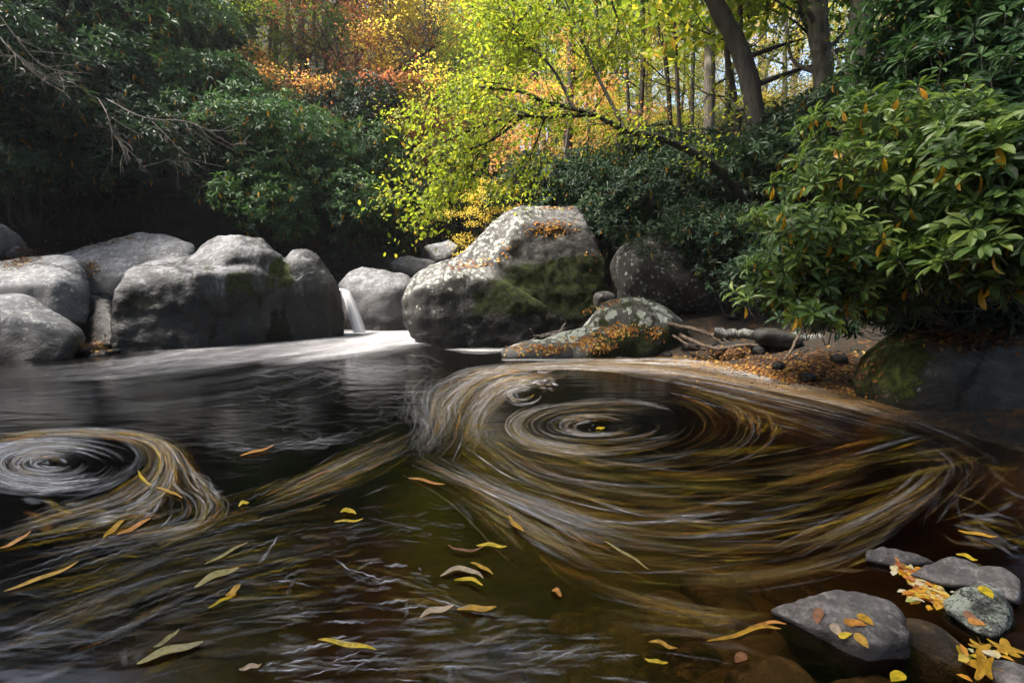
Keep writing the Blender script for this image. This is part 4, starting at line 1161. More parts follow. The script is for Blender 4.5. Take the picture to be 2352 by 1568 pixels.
# the arching tree over the pool
def limb_tree(name, label, limbs, n_leaf, L, lmat, seed, tpl=T_LEAF, nsub=7, sublen=(.35, .9), drop=.35, spread=(.10, .10, .07), base=None, up_t=.0):
    rng = np.random.RandomState(seed)
    t = Tubes(); tw, td = [], []
    base = np.array(base if base is not None else P(*limbs[0][0][0]))
    for ctrl, r0, r1, leafy in limbs:
        pth = smooth_path([P(*c) for c in ctrl], 30) - base
        t.add(pth, np.linspace(r0, r1, 30), 8)
        if not leafy: continue
        tg = np.gradient(pth, axis=0); tg /= np.linalg.norm(tg, axis=1)[:, None]
        for k in range(int(nsub * leafy)):
            i = rng.randint(int(30 * (.25 if leafy > 1 else .1)), 30)
            sdv = np.cross(tg[i], (0, 0, 1)); sdv /= np.linalg.norm(sdv) + 1e-9
            d = tg[i] * rng.uniform(.3, 1.0) + sdv * rng.choice([-1, 1]) * rng.uniform(.3, 1) + np.array([0, 0, rng.uniform(-drop, .25 + up_t)])
            d /= np.linalg.norm(d)
            l = rng.uniform(*sublen)
            s_ = smooth_path([pth[i], pth[i] + d * l * .5 + rng.normal(0, .03, 3), pth[i] + d * l - (0, 0, .12 * l)], 8)
            t.add(s_, np.linspace(max(r1 * .8, .006), .0025, 8), 4)
            tw.append(s_[2:]); td.append(np.repeat(d[None], 6, 0))
            for j in range(2):
                q = s_[rng.randint(2, 7)]
                d3 = d + rng.normal(0, .6, 3) - (0, 0, .15); d3 /= np.linalg.norm(d3)
                s3 = np.linspace(q, q + d3 * l * .45, 5)
                t.add(s3, np.linspace(.004, .002, 5), 3)
                tw.append(s3[1:]); td.append(np.repeat(d3[None], 4, 0))
    tw, td = np.concatenate(tw), np.concatenate(td)
    k = rng.randint(0, len(tw), n_leaf)
    pos = tw[k] + rng.normal(0, 1, (n_leaf, 3)) * np.array(spread)
    d = td[k] * .6 + rng.normal(0, .55, (n_leaf, 3)); d[:, 2] -= .3
    nrm = rng.normal(0, .5, (n_leaf, 3)); nrm[:, 2] += 1
    ln = L * rng.uniform(.5, 1.35, n_leaf)
    r = link(name, None, loc=base)
    tag(r, label, "tree")
    link("trunk", t.mesh("trunk"), M_BARK_DARK, r)
    link("crown", leaf_mesh("crown", pos, d, nrm, ln, ln * .6, np.clip(rng.beta(2, 2, n_leaf), 0, 1), tpl), lmat, r)
    return r
YA = 7.6
limb_tree("tree", "arching tree whose yellow-green boughs sweep left over the largest boulder", [
    ([(1760, 560, 8.6), (1720, 480, 8.4), (1660, 400, 8.2), (1590, 350, 8.0), (1513, 316, 7.8), (1436, 300, YA), (1386, 272, YA), (1319, 250, YA), (1251, 234, 7.5), (1201, 212, 7.4), (1100, 200, 7.3)], .075, .016, 2.4),
    ([(1400, 285, YA), (1369, 266, YA), (1302, 265, YA), (1251, 270, 7.5), (1184, 267, 7.4), (1117, 286, 7.2), (1050, 312, 7.1), (975, 345, 7.0)], .032, .010, 3.0),
    ([(1285, 238, YA), (1218, 258, 7.5), (1134, 320, 7.3), (1066, 350, 7.2), (1040, 390, 7.1), (970, 430, 7.0)], .022, .007, 2.6),
    ([(1184, 267, 7.4), (1120, 330, 7.2), (1060, 400, 7.2), (990, 470, 7.1)], .014, .005, 1.8),
    ([(1201, 212, 7.4), (1130, 190, 7.3), (1040, 210, 7.2), (950, 250, 7.1)], .014, .006, 2.4),
    ([(1319, 250, YA), (1270, 160, 7.8), (1220, 110, 7.9), (1170, 70, 8.0)], .025, .008, 2.6),
    ([(1436, 300, YA), (1370, 170, 8.0), (1330, 80, 8.2), (1290, -20, 8.4)], .030, .010, 2.4),
    ([(1251, 270, 7.5), (1230, 330, 7.6), (1200, 390, 7.7), (1150, 420, 7.8)], .014, .006, 1.6),
], 7000, .064, M_LIME, 400, nsub=10, spread=(.13, .13, .05))
limb_tree("tree", "tree whose green boughs hang into the frame at the top centre", [
    ([(1420, -260, 9.2), (1330, -60, 9.0), (1255, 30, 8.8), (1220, 100, 8.6), (1190, 130, 8.5)], .05, .010, 2.5),
    ([(1330, -60, 9.0), (1230, 10, 8.8), (1190, 50, 8.6), (1160, 70, 8.5)], .03, .008, 2.5),
    ([(1400, -150, 9.0), (1400, -20, 8.8), (1420, 60, 8.7), (1390, 130, 8.6)], .03, .008, 2.2),
    ([(1330, -60, 9.0), (1200, -20, 8.8), (1180, 0, 8.6), (1140, 20, 8.5)], .03, .008, 2.2),
], 3800, .070, M_LIME, 401, nsub=10, spread=(.13, .13, .05))

# bare twigs in front of the left shrubs
gb = "bare grey branches on the left slope"
def bare_branch(label, ctrl, r0, seed, n=12):
    rng = np.random.RandomState(seed)
    pts = smooth_path([P(*c) for c in ctrl], 24)
    b = pts[0].copy(); pts = pts - b
    t = Tubes(); t.add(pts, np.linspace(r0, r0 * .25, 24), 5)
    tg = pts[-1] - pts[8]; tg /= np.linalg.norm(tg)
    for k in range(n):
        i = rng.randint(6, 23)
        d = tg + rng.normal(0, .45, 3); d /= np.linalg.norm(d)
        l = rng.uniform(.25, .8)
        s_ = smooth_path([pts[i], pts[i] + d * l * .5 + rng.normal(0, .03, 3), pts[i] + d * l + rng.normal(0, .08, 3)], 8)
        t.add(s_, np.linspace(r0 * .4, .003, 8), 4)
        for j in range(2):
            q = s_[rng.randint(3, 7)]; t.add(np.linspace(q, q + (d + rng.normal(0, .5, 3)) * l * .4, 4), [.004, .0035, .003, .002], 3)
    o = link("bare_branch", t.mesh("bare_branch"), M_TWIG, loc=b)
    tag(o, label, "branch", gb)
bare_branch("bare grey branch bending down then right over the cliff's left half", [(225, 225, 9.6), (245, 260, 9.4), (262, 310, 9.3), (300, 350, 9.2), (345, 400, 9.2)], .012, 1, 16)
bare_branch("bare grey branch sweeping right above the cliff's right half", [(240, 225, 9.8), (330, 270, 9.6), (420, 278, 9.6), (470, 295, 9.6), (545, 342, 9.6)], .012, 2, 14)
bare_branch("thin bare branch drooping to the cliff between the two larger ones", [(345, 275, 9.8), (390, 320, 9.7), (425, 365, 9.7), (450, 405, 9.7)], .008, 3, 10)
bare_branch("bare branch running down right from the top left corner", [(-20, 10, 9.0), (40, 90, 9.0), (90, 145, 9.0), (140, 165, 9.0)], .012, 4, 14)
bare_branch("bare branch low at the left edge pointing down right", [(-20, 60, 8.6), (20, 110, 8.5), (70, 155, 8.5), (130, 185, 8.5)], .011, 5, 16)

# far woods reading as one mass, and unseen woods added to shade the pool
def woods(name, label, spots, keep, scale_leaf, mat, seed):
    rng = np.random.RandomState(seed)
    A = [[] for _ in range(5)]; t = Tubes()
    for (x, y, s) in spots:
        T_ = TR[rng.choice([0, 1, 3, 5])]
        pos, d, n, ln, ti = T_.arr
        k = rng.permutation(len(pos))[:keep]
        a = rng.uniform(0, 6.28)
        M = np.array(Matrix.Rotation(a, 3, 'Z')) * s
        b = np.array((x, y, gz(x, y)))
        A[0].append(pos[k] @ M.T + b); A[1].append(d[k]); A[2].append(n[k]); A[3].append(ln[k] * scale_leaf * s)
        A[4].append(np.clip(rng.uniform(0, 1) * .8 + ti[k] * .2, 0, 1))
        h = pos[:, 2].max() * s * .9
        t.add(np.stack([b + (0, 0, -.5), b + np.array([rng.normal(0, .2), 0, h * .5]), b + np.array([0, 0, h])]), [.16 * s, .12 * s, .03], 6)
    A = [np.concatenate(a) for a in A]
    r = link(name, None, loc=(0, 0, 0)); tag(r, label, "woods", kind="stuff")
    link("crowns", leaf_mesh("crowns", A[0], A[1], A[2], A[3], A[3] * .6, A[4], T_DIAMOND), mat, r)
    link("trunks", t.mesh("trunks"), M_BARK_DARK, r)
M_FAR = leaf_mat("far_woods_leaf", [(0, (0.12, 0.20, 0.05)), (.35, (0.24, 0.32, 0.06)), (.55, (0.52, 0.46, 0.09)), (.75, (0.56, 0.33, 0.09)), (.9, (0.42, 0.20, 0.09)), (1, (0.3, 0.34, 0.06))], .5)
rw = np.random.RandomState(9)
spots = []
for k in range(75):
    Y = rw.uniform(30, 62); px = rw.uniform(150, 2300)
    if 1575 < px < 1720: continue
    spots.append((P(px, 500, Y)[0], Y, rw.uniform(.9, 1.4)))
woods("far_woods", "far autumn woods closing the valley behind the nearer trees", spots, 3400, 2.2, M_FAR, 1)
spots = []  # trees added out of view to keep the sun off the pool
for (x, y, k) in [(-11.4, -.6, 1.35), (-11.5, 2.2, 1.65), (-12, -3, 1.7), (-7, -11.5, 1.2), (-2, -8.5, 1.3), (3, -7, 1.3), (7, -3.5, 1.3), (8.5, 1.5, 1.4), (9.5, 6, 1.4), (11, 11, 1.4), (6, -8, 1.4), (-7, -11, 1.5), (1, -12, 1.5), (12, 4, 1.4)]:
    spots.append((x + rw.normal(0, .3), y + rw.normal(0, .3), k))
woods("woods", "unseen tall woods added around the pool to block sun and sky", spots, 6500, 2.7, M_GREEN, 2)

# low growth hiding the slopes between the shrubs
def undergrowth(label, spots_n, seed):
    rng = np.random.RandomState(seed)
    x = rng.uniform(-34, 34, spots_n * 6); y = rng.uniform(9, 48, spots_n * 6)
    d = shore_dist(x, y)
    e = x - (-2.6 + 0.06 * (y - 10.5))
    ok = (d > np.where(e < 0, 6.2, 2.5)) & (np.abs(x) < y * 1.15)
    x, y = x[ok][:spots_n], y[ok][:spots_n]
    z = ground_height(x, y)
    m = 34
    n = len(x) * m
    s_ = np.repeat(.5 + .025 * y, m)
    pos = np.repeat(np.stack([x, y, z], -1), m, 0) + rng.normal(0, 1, (n, 3)) * s_[:, None] * np.array([.7, .7, .5]) + np.array([0, 0, .35])
    nrm = rng.normal(0, .5, (n, 3)); nrm[:, 2] += 1
    ln = .13 * rng.uniform(.7, 1.3, n) * (1 + .02 * pos[:, 1])
    o = link("undergrowth", leaf_mesh("undergrowth", pos, rng.normal(0, 1, (n, 3)) - (0, 0, .2), nrm, ln, ln * .4, np.clip(np.repeat(rng.uniform(0, .9, len(x)), m) + rng.normal(0, .1, n), 0, 1), T_DIAMOND), M_UNDER)
    tag(o, label, "undergrowth", kind="stuff")
M_UNDER = leaf_mat("undergrowth_leaf", [(0, (0.025, 0.055, 0.025)), (.5, (0.045, 0.09, 0.03)), (.8, (0.09, 0.13, 0.03)), (1, (0.35, 0.25, 0.03))], .3)
undergrowth("mixed green undergrowth covering the forest slopes behind the pool", 2600, 4)

# ------------------------------------------------------------------ foam and drifting leaves on the water
WHT, GRY, TAN, ORG, YLW, OLV, BRN = (.78, .77, .80), (.50, .49, .52), (.56, .39, .20), (.66, .29, .05), (.78, .52, .04), (.46, .34, .06), (.34, .19, .06)

def ell(cx, cy_, rx, ry, a0, a1, n=40, rot=0):
    a = np.radians(np.linspace(a0, a1, n))
    x, y = rx * np.cos(a), ry * np.sin(a)
    r = R(rot)
    return np.stack([cx + x * math.cos(r) - y * math.sin(r), cy_ + x * math.sin(r) + y * math.cos(r)], -1)

def resample(c, n=60):
    c = np.asarray(c, float)
    if len(c) < 20: c = smooth_path(c, 80)
    s = np.concatenate([[0], np.cumsum(np.linalg.norm(np.diff(c, axis=0), axis=1))])
    t = np.linspace(0, s[-1], n)
    return np.stack([np.interp(t, s, c[:, 0]), np.interp(t, s, c[:, 1])], -1)

class Foam:
    """threads of foam lying on the water along the flow; guides are flow lines read off the photograph and laid on the plane of the water"""
    def __init__(s, seed, gain=1.0, wide=1.0):
        s.gain, s.wide = gain, wide
        s.rng = np.random.RandomState(seed)
        s.v, s.a, s.uv, s.l, s.n = [], [], [], [], 0
    def strand(s, line, w, col, alpha, wavy=0, fade=.45, wl=18.):
        rng = s.rng
        w = w * s.wide
        n = len(line)
        tg = np.gradient(line, axis=0); tg /= np.linalg.norm(tg, axis=1)[:, None] + 1e-9
        nr = np.stack([-tg[:, 1], tg[:, 0]], -1)
        ln = np.concatenate([[0], np.cumsum(np.linalg.norm(np.diff(line, axis=0), axis=1))])
        if wavy:
            line = line + nr * (wavy * np.sin(ln / wl * 6.283 + rng.uniform(0, 6.28)) * (.6 + .4 * np.sin(ln / 61)))[:, None]
        f = np.linspace(0, 1, n)
        prof = np.clip(np.minimum(f, 1 - f) / fade, 0, 1) ** .6
        z = .003 + rng.uniform(0, .007)
        hw = nr * (w * .5 * (.35 + .65 * prof))[:, None]
        p = np.stack([line - hw, line, line + hw], 1).reshape(-1, 2)
        s.v.append(W(p[:, 0], np.maximum(p[:, 1], 700), z))
        al = alpha * prof * s.gain
        c = np.zeros((n, 3, 4)); c[..., :3] = np.array(col) * rng.uniform(.85, 1.1); c[:, 1, 3] = al; c[:, 0, 3] = c[:, 2, 3] = 0
        s.a.append(c.reshape(-1, 4))
        o = rng.uniform(0, 500)
        u = np.zeros((n, 3, 2)); u[..., 0] = (ln / 110.)[:, None] + o; u[..., 1] = np.array([0, .5, 1]) * max(w, 3) / 14. + o
        s.uv.append(u.reshape(-1, 2))
        i = np.arange(n - 1)[:, None] * 3 + s.n
        q = np.concatenate([np.stack([i, i + 1, i + 4, i + 3], -1).reshape(-1, 4), np.stack([i + 1, i + 2, i + 5, i + 4], -1).reshape(-1, 4)])
        s.l.append(q); s.n += 3 * n
    def family(s, guides, n, length, width, pal, alpha=(.3, .8), wavy=0, jit=6, drift=.06, dens=None, wl=18., curl=0, bias=None, spill=.18, rot=0):
        rng = s.rng
        G = np.stack([resample(g) for g in guides])          # K, 60, 2
        K = len(G)
        tot = np.linalg.norm(np.diff(G, axis=1), axis=2).sum(1).mean()
        cols = [p[0] for p in pal]; wt = np.array([p[1] for p in pal], float); wt /= wt.sum()
        for k in range(n):
            L = min(.98, rng.uniform(*length) / tot)
            t0 = -.04 + (1.06 - L) * (rng.uniform() if bias is None else rng.beta(*bias))
            tt = np.linspace(t0, t0 + L, int(np.clip(L * tot / 9, 8, 60)))
            u = (rng.uniform(0, K - 1) if dens is None else rng.choice(K - 1, p=np.array(dens) / sum(dens)) + rng.uniform(0, 1)) + np.linspace(0, rng.normal(0, drift), len(tt)) * K if K > 1 else np.zeros(len(tt))
            if K > 1: u = u + rng.normal(0, spill)
            i = np.clip(np.floor(u), 0, max(K - 2, 0)).astype(int); i2 = np.minimum(i + 1, K - 1); f = (u - i)[:, None]
            tf = np.clip(tt, 0, 1) * 59
            def smp(ii):
                a = np.clip(tf.astype(int), 0, 58); b = (tf - a)[:, None]
                return G[ii, a] * (1 - b) + G[ii, a + 1] * b
            line = smp(i) * (1 - f) + smp(i2) * f
            sc = .45 + .55 * np.clip((line[:, 1:2] - 760) / 500, 0, 1)
            line = line + rng.normal(0, jit, 2) * np.array([1, .5]) * sc
            if rot:
                a = R(rng.normal(0, rot)); m0 = line.mean(0); dl = line - m0
                line = m0 + np.stack([dl[:, 0] - dl[:, 1] * math.sin(a) * .6, dl[:, 1] + dl[:, 0] * math.sin(a) * .6], -1)
            if curl:
                ph = rng.uniform(0, 6.28, 2); fr = rng.uniform(.5, 2.2, 2)
                lx = np.linspace(0, 6.28, len(tt))
                line = line + curl * rng.uniform(.3, 1) * np.stack([np.sin(lx * fr[0] + ph[0]), .45 * np.cos(lx * fr[1] + ph[1])], -1)
            c = cols[rng.choice(len(cols), p=wt)]
            s.strand(line, rng.uniform(*width), c, alpha[0] + (alpha[1] - alpha[0]) * rng.uniform() ** 2, wavy, wl=wl)
    def build(s, name, mat, label):
        v = np.concatenate(s.v); q = np.concatenate(s.l)
        me = make_mesh(name, v, q.ravel(), np.full(len(q), 4), attrs={"foam": np.concatenate(s.a)}, uv=np.concatenate(s.uv))
        return tag(link(name, me, mat), label, "foam", kind="stuff")

F = Foam(1, .68, 1.35)
W5 = [(WHT, 5), (GRY, 3)]
MIX = [(WHT, 4), (GRY, 3), (TAN, 4), (ORG, 1), (YLW, .7), (OLV, 1)]
WARM = [(TAN, 4), (WHT, 2), (BRN, 3), (OLV, 2), (ORG, 1), (YLW, .5)]
# outflow of the cascade, drawn out to the left
out = [[(960, 772), (700, 782), (420, 812), (200, 836), (-40, 856)], [(960, 782), (760, 798), (520, 830), (300, 856), (-40, 880)],
       [(940, 795), (800, 812), (620, 850), (380, 890), (-40, 925)], [(900, 805), (780, 850), (600, 905), (300, 950), (-40, 980)]]
F.family(out[:2], 110, (200, 600), (6, 20), W5, (.10, .6), dens=[1], bias=(1, 2.2), spill=.3)
F.family(out, 170, (200, 600), (3, 14), W5, (.03, .14), dens=[3, 2, 1])
# hair-fine curls in the dark middle
mid = [[(560, 850), (760, 840), (980, 835)], [(500, 920), (750, 900), (1010, 880)], [(520, 980), (760, 960), (990, 940)], [(420, 1010), (700, 1010), (960, 1010)]]
F.family(mid, 120, (40, 210), (1.4, 3.2), W5, (.1, .5), jit=18, curl=32)
F.family([[(700, 812), (860, 830), (1000, 815)], [(640, 850), (800, 880), (1000, 850)]], 120, (60, 220), (2, 6), W5, (.06, .22), jit=12, curl=24)
F.family([[(430, 1000), (560, 1005), (700, 1010), (830, 990)], [(480, 1030), (650, 1030), (820, 1010)]], 60, (40, 160), (2, 4), W5, (.2, .5), jit=8, curl=12)
# broad band along the right shore
band = [[(1180, 838), (1350, 828), (1560, 838), (1800, 872), (2010, 918), (2150, 968), (2260, 1018)], [(1120, 845), (1350, 838), (1560, 850), (1790, 892), (2000, 942), (2140, 985), (2250, 1030)],
        [(1080, 852), (1300, 848), (1540, 868), (1760, 915), (1980, 968), (2120, 1005), (2240, 1050)]]
F.family(band, 160, (120, 520), (2, 8), [(TAN, 5), (WHT, 3), (ORG, .8), (GRY, 1), (BRN, 2)], (.15, .85), dens=[3, 2], jit=10, spill=.35)
F.family(band[:2], 40, (200, 560), (8, 18), [(TAN, 5), (BRN, 2), (WHT, 2)], (.15, .55), jit=10, spill=.35)
F.family([[(1300, 825), (1450, 824), (1600, 828), (1800, 868)], [(1300, 832), (1500, 838), (1650, 850), (1830, 892)]], 130, (20, 140), (2, 6), [(WHT, 4), (TAN, 4)], (.4, .9))
F.family([[(1560, 880), (1760, 930), (1980, 1000)], [(1540, 905), (1740, 965), (1960, 1030)]], 60, (60, 260), (2, 7), WARM, (.12, .4), jit=12)
# curtain falling from the band's left end round the left of the eddy
cur = [[(1230, 838), (1080, 850), (1000, 900), (985, 970), (950, 1050)], [(1250, 845), (1110, 870), (1040, 930), (1020, 1000), (985, 1060)],
       [(1270, 855), (1140, 885), (1085, 950), (1070, 1010), (1050, 1060)], [(1290, 862), (1180, 900), (1120, 960), (1130, 1000), (1140, 1040)]]
F.family(cur, 150, (50, 260), (1.6, 5.5), [(WHT, 5), (GRY, 3), (TAN, 3), (ORG, .6)], (.15, .8), jit=14, curl=14, spill=.3)
F.family(cur, 60, (120, 260), (5, 11), [(WHT, 3), (TAN, 3), (ORG, .6)], (.15, .4), jit=9)
F.family([[(960, 870), (930, 930), (960, 985), (930, 1060)], [(1040, 860), (990, 930), (1000, 990), (960, 1060)]], 120, (40, 160), (1.4, 3), W5, (.15, .45), jit=12, curl=16)
# small ring of froth, then the main eddy
F.family([ell(1200, 905, 20, 10, 0, 330), ell(1200, 905, 48, 26, 0, 330)], 60, (15, 60), (2, 4.5), [(WHT, 5), (YLW, 1.2), (TAN, 1)], (.4, .9), jit=3)
F.family([[(1140, 860), (1200, 868), (1280, 875)], [(1120, 890), (1190, 885), (1290, 895)]], 90, (5, 22), (2.5, 5), [(WHT, 6), (TAN, 2)], (.4, .95), jit=8)
F.family([ell(1355, 980, 36, 12, 0, 345), ell(1365, 976, 100, 26, 0, 345)], 60, (30, 160), (2, 5), [(WHT, 4), (TAN, 3), (ORG, 1), (YLW, 1.2)], (.35, .85), jit=3)
F.family([ell(1375, 978, 110, 28, -15, 330), ell(1385, 975, 175, 46, -15, 330), ell(1385, 978, 215, 66, -15, 330)], 80, (60, 300), (1.6, 6), MIX, (.22, .75), jit=5)
F.family([ell(1370, 978, 170, 50, 80, 235), ell(1370, 978, 205, 66, 70, 240)], 110, (60, 220), (2.5, 8), [(WHT, 4), (TAN, 4), (YLW, .8)], (.3, .8), jit=5)
F.family([ell(1400, 978, 235, 75, -70, 120), ell(1420, 985, 330, 100, -60, 100)], 70, (60, 260), (2, 6), WARM, (.15, .45), jit=7)
F.family([[(1670, 930), (1690, 960), (1670, 990)], [(1780, 950), (1790, 975), (1760, 1000)]], 26, (20, 70), (3, 10), [(TAN, 3), (YLW, 2), (ORG, 2)], (.25, .6), jit=16)
# great arcs sweeping round below the eddy
arcs = [[(1160, 1005), (1290, 1050), (1520, 1075), (1800, 1060), (2060, 1015), (2280, 975)], [(1120, 1015), (1250, 1090), (1500, 1130), (1800, 1115), (2080, 1050), (2300, 1010)],
        [(1060, 1035), (1200, 1115), (1460, 1195), (1800, 1180), (2100, 1110), (2300, 1060)], [(990, 1055), (1130, 1125), (1400, 1240), (1760, 1250), (2100, 1180), (2300, 1120)],
        [(960, 1070), (1080, 1135), (1320, 1290), (1660, 1340), (1980, 1280), (2200, 1180)]]
F.family(arcs, 105, (140, 480), (2, 9), WARM, (.14, 1.0), jit=16, bias=(1, 1.7), spill=.35, rot=5)
F.family(arcs, 70, (140, 420), (9, 22), [(TAN, 3), (OLV, 4), (ORG, 1.4), (BRN, 4), (YLW, .6)], (.14, .6), jit=18, bias=(1, 1.5), spill=.4, rot=5)
F.family(arcs[1:4], 32, (140, 400), (3, 10), [(WHT, 5), (GRY, 2)], (.2, .95), jit=14, bias=(1, 2.2), spill=.3, rot=4)
F.family([[(990, 1040), (1120, 1105), (1330, 1180), (1500, 1215)], [(940, 1065), (1080, 1120), (1260, 1200), (1400, 1290)]], 80, (120, 380), (3, 9), [(WHT, 5), (TAN, 3), (GRY, 2)], (.25, .65), jit=7)
F.family([[(1080, 1130), (1190, 1190), (1330, 1260), (1500, 1330)], [(1030, 1130), (1130, 1200), (1180, 1260)]], 40, (80, 240), (4, 14), [(TAN, 3), (WHT, 3), (OLV, 3), (YLW, 1)], (.2, .5), jit=12)
F.family([[(1740, 1270), (1900, 1200), (2060, 1120), (2130, 1050)], [(1840, 1290), (1990, 1220), (2120, 1150), (2220, 1070)]], 120, (80, 260), (3, 10), WARM, (.15, .5), jit=12)
F.family([[(1560, 1350), (1750, 1335), (1950, 1290), (2080, 1200)], [(1480, 1300), (1700, 1310), (1960, 1250), (2140, 1160)]], 70, (100, 360), (4, 14), [(OLV, 4), (TAN, 2), (GRY, 1), (BRN, 3)], (.12, .45), jit=10)
F.family([[(2090, 1020), (2180, 1080), (2130, 1170), (2110, 1230)], [(2200, 1000), (2280, 1070), (2230, 1130), (2140, 1200)]], 40, (50, 180), (4, 12), [(GRY, 3), (TAN, 3), (WHT, 1), (BRN, 2)], (.10, .4), jit=14, curl=5)
F.family([[(2200, 1200), (2290, 1170), (2360, 1160)], [(2190, 1230), (2290, 1260), (2370, 1290)], [(2240, 1080), (2300, 1120), (2370, 1140)]], 36, (30, 120), (4, 14), [(WHT, 2), (YLW, 2), (OLV, 2), (TAN, 1)], (.25, .6), jit=18)
# left whirl and the loops trailing from it
F.family([ell(110, 1062, 30, 10, 0, 350), ell(115, 1065, 120, 40, 0, 350), ell(120, 1072, 190, 60, 0, 350)], 210, (60, 330), (2, 10), [(WHT, 6), (GRY, 3), (TAN, 1.5)], (.3, 1.2), jit=6)
lw = [[(-40, 1030), (120, 1000), (290, 1010), (340, 1060), (260, 1130), (120, 1180), (-40, 1230)], [(-40, 1010), (150, 990), (350, 1010), (390, 1070), (330, 1150), (180, 1190), (-40, 1250)],
      [(100, 990), (330, 1000), (380, 1050), (400, 1110), (450, 1150), (430, 1200), (250, 1230)], [(200, 985), (370, 1010), (430, 1070), (460, 1120), (500, 1160), (460, 1210), (300, 1250)]]
F.family(lw, 290, (60, 360), (2, 10), [(WHT, 4), (GRY, 3), (TAN, 3), (ORG, 1), (YLW, .8), (OLV, 1)], (.2, 1.0), jit=10, wavy=.8, spill=.3)
F.family([[(60, 1140), (150, 1160), (260, 1150), (380, 1170)], [(40, 1200), (160, 1210), (280, 1200), (360, 1190)]], 60, (20, 80), (5, 18), [(WHT, 3), (TAN, 2), (ORG, 3), (YLW, 2)], (.35, .85), jit=16)
F.family([[(420, 1060), (450, 1100), (500, 1100)], [(500, 1120), (490, 1160), (470, 1200)], [(390, 1050), (430, 1070), (520, 1120)]], 40, (20, 80), (3, 9), W5, (.3, .7), jit=16)
# long diagonals across the lower left
dg = [[(560, 1150), (700, 1090), (820, 1030), (960, 970)], [(560, 1190), (720, 1130), (860, 1080), (960, 1020)]]
F.family(dg, 90, (80, 320), (2, 7), [(WHT, 3), (OLV, 4), (YLW, 1), (GRY, 2), (TAN, 2)], (.18, .55), jit=9)
ll = [[(-60, 1260), (200, 1220), (430, 1170), (620, 1120), (780, 1060)], [(-60, 1340), (200, 1280), (450, 1215), (650, 1170), (800, 1140)], [(-60, 1420), (200, 1350), (450, 1270), (640, 1230), (800, 1200)],
      [(-60, 1500), (180, 1420), (420, 1330), (620, 1290), (790, 1260)], [(-60, 1580), (180, 1500), (420, 1410), (640, 1360), (820, 1330)], [(100, 1620), (300, 1540), (520, 1470), (740, 1420), (900, 1400)]]
F.family(ll, 100, (90, 420), (2.5, 6), [(WHT, 5), (GRY, 4), (TAN, 1)], (.2, .8), wavy=2.0, jit=12, wl=30)
F.family(ll[:5], 60, (120, 360), (8, 20), [(OLV, 4), (TAN, 2), (GRY, 3), (YLW, .8)], (.12, .4), jit=9, wavy=2, wl=30)
F.family(ll[2:], 60, (60, 170), (8, 18), [(WHT, 5), (OLV, 2), (TAN, 2)], (.22, .6), jit=12, wavy=2, wl=30)
# short near-level dashes at the bottom
bt = [[(600, 1290), (760, 1270), (900, 1290), (1000, 1330)], [(600, 1370), (800, 1350), (980, 1370), (1100, 1400)], [(640, 1450), (850, 1440), (1050, 1440), (1300, 1430)], [(600, 1540), (850, 1520), (1080, 1500), (1420, 1470)],
      [(700, 1600), (950, 1580), (1200, 1560), (1500, 1530)]]
F.family(bt, 130, (40, 150), (4, 9), [(WHT, 6), (GRY, 3), (TAN, 1)], (.45, 1.5), wavy=1.5, jit=7, wl=26)
F.family(bt[2:], 70, (60, 170), (8, 17), [(WHT, 6), (GRY, 3)], (.2, .55), wavy=2, jit=16, wl=22)
F.family([[(1340, 1400), (1500, 1420), (1680, 1430), (1800, 1400)], [(1330, 1330), (1450, 1360), (1620, 1400), (1780, 1420)], [(1440, 1500), (1560, 1490), (1700, 1500), (1780, 1530)]], 70, (60, 280), (5, 16), [(OLV, 4), (TAN, 3), (ORG, 1.4), (GRY, 2), (YLW, 1)], (.15, .5), jit=12)
F.family([[(700, 1200), (900, 1170), (1100, 1180)], [(700, 1260), (900, 1240), (1080, 1240)]], 70, (20, 90), (2, 6), W5, (.2, .55), jit=18, curl=8)
GLD = [(YLW, 3), (ORG, 2.5), (OLV, 3), ((.62, .40, .10), 4)]
F.family(arcs, 60, (70, 260), (3, 9), GLD, (.3, 1.1), jit=16, bias=(1, 1.3), spill=.3, rot=5)
F.family(ll[:5], 34, (60, 220), (4, 12), GLD, (.25, .8), jit=14, wavy=1.5, wl=30)
F.family(lw, 44, (40, 160), (3, 8), GLD, (.4, 1.2), jit=10)
F.family(dg, 22, (80, 240), (3, 7), GLD, (.3, .9), jit=9)
F.family(bt[:3], 26, (40, 150), (5, 13), GLD + [((.7, .6, .45), 3)], (.3, .9), jit=14)
F.family(cur, 30, (60, 200), (3, 7), GLD, (.3, .9), jit=10)
F.build("foam", M_FOAM, "threads of white and tan foam drawn round the eddies of the pool")

# bright smooth froth under the cascade
M_APRON = foam_mat("froth", 1.2, 2.2, 0.26, 0.66)
A = Foam(2, .85, 1.2)
ap = [[(985, 762), (880, 768), (760, 776), (620, 790), (480, 806)], [(990, 775), (880, 782), (770, 795), (640, 812), (500, 826)], [(985, 788), (890, 800), (780, 815), (660, 836), (560, 850)]]
A.family(ap, 80, (140, 330), (8, 26), [(WHT, 1)], (.10, .6), jit=13, rot=2, dens=[3, 1.2], bias=(1, 2.6), spill=.3)
A.family([[(990, 762), (900, 766), (800, 770)], [(985, 778), (900, 782), (770, 792)]], 90, (100, 210), (8, 20), [(WHT, 1)], (.3, .95), jit=5, spill=.3)
A.family([[(1030, 800), (1110, 802), (1200, 798), (1260, 790)], [(1000, 806), (1100, 812), (1200, 806), (1260, 798)]], 7, (60, 200), (3, 8), W5, (.2, .55), jit=3)
A.family([[(1150, 826), (1350, 825), (1560, 826), (1660, 834)], [(1150, 829), (1350, 828), (1560, 829), (1660, 838)]], 26, (40, 200), (2, 4), W5, (.4, .9), jit=2)
A.build("froth", M_APRON, "smooth white froth spreading from the foot of the waterfall")

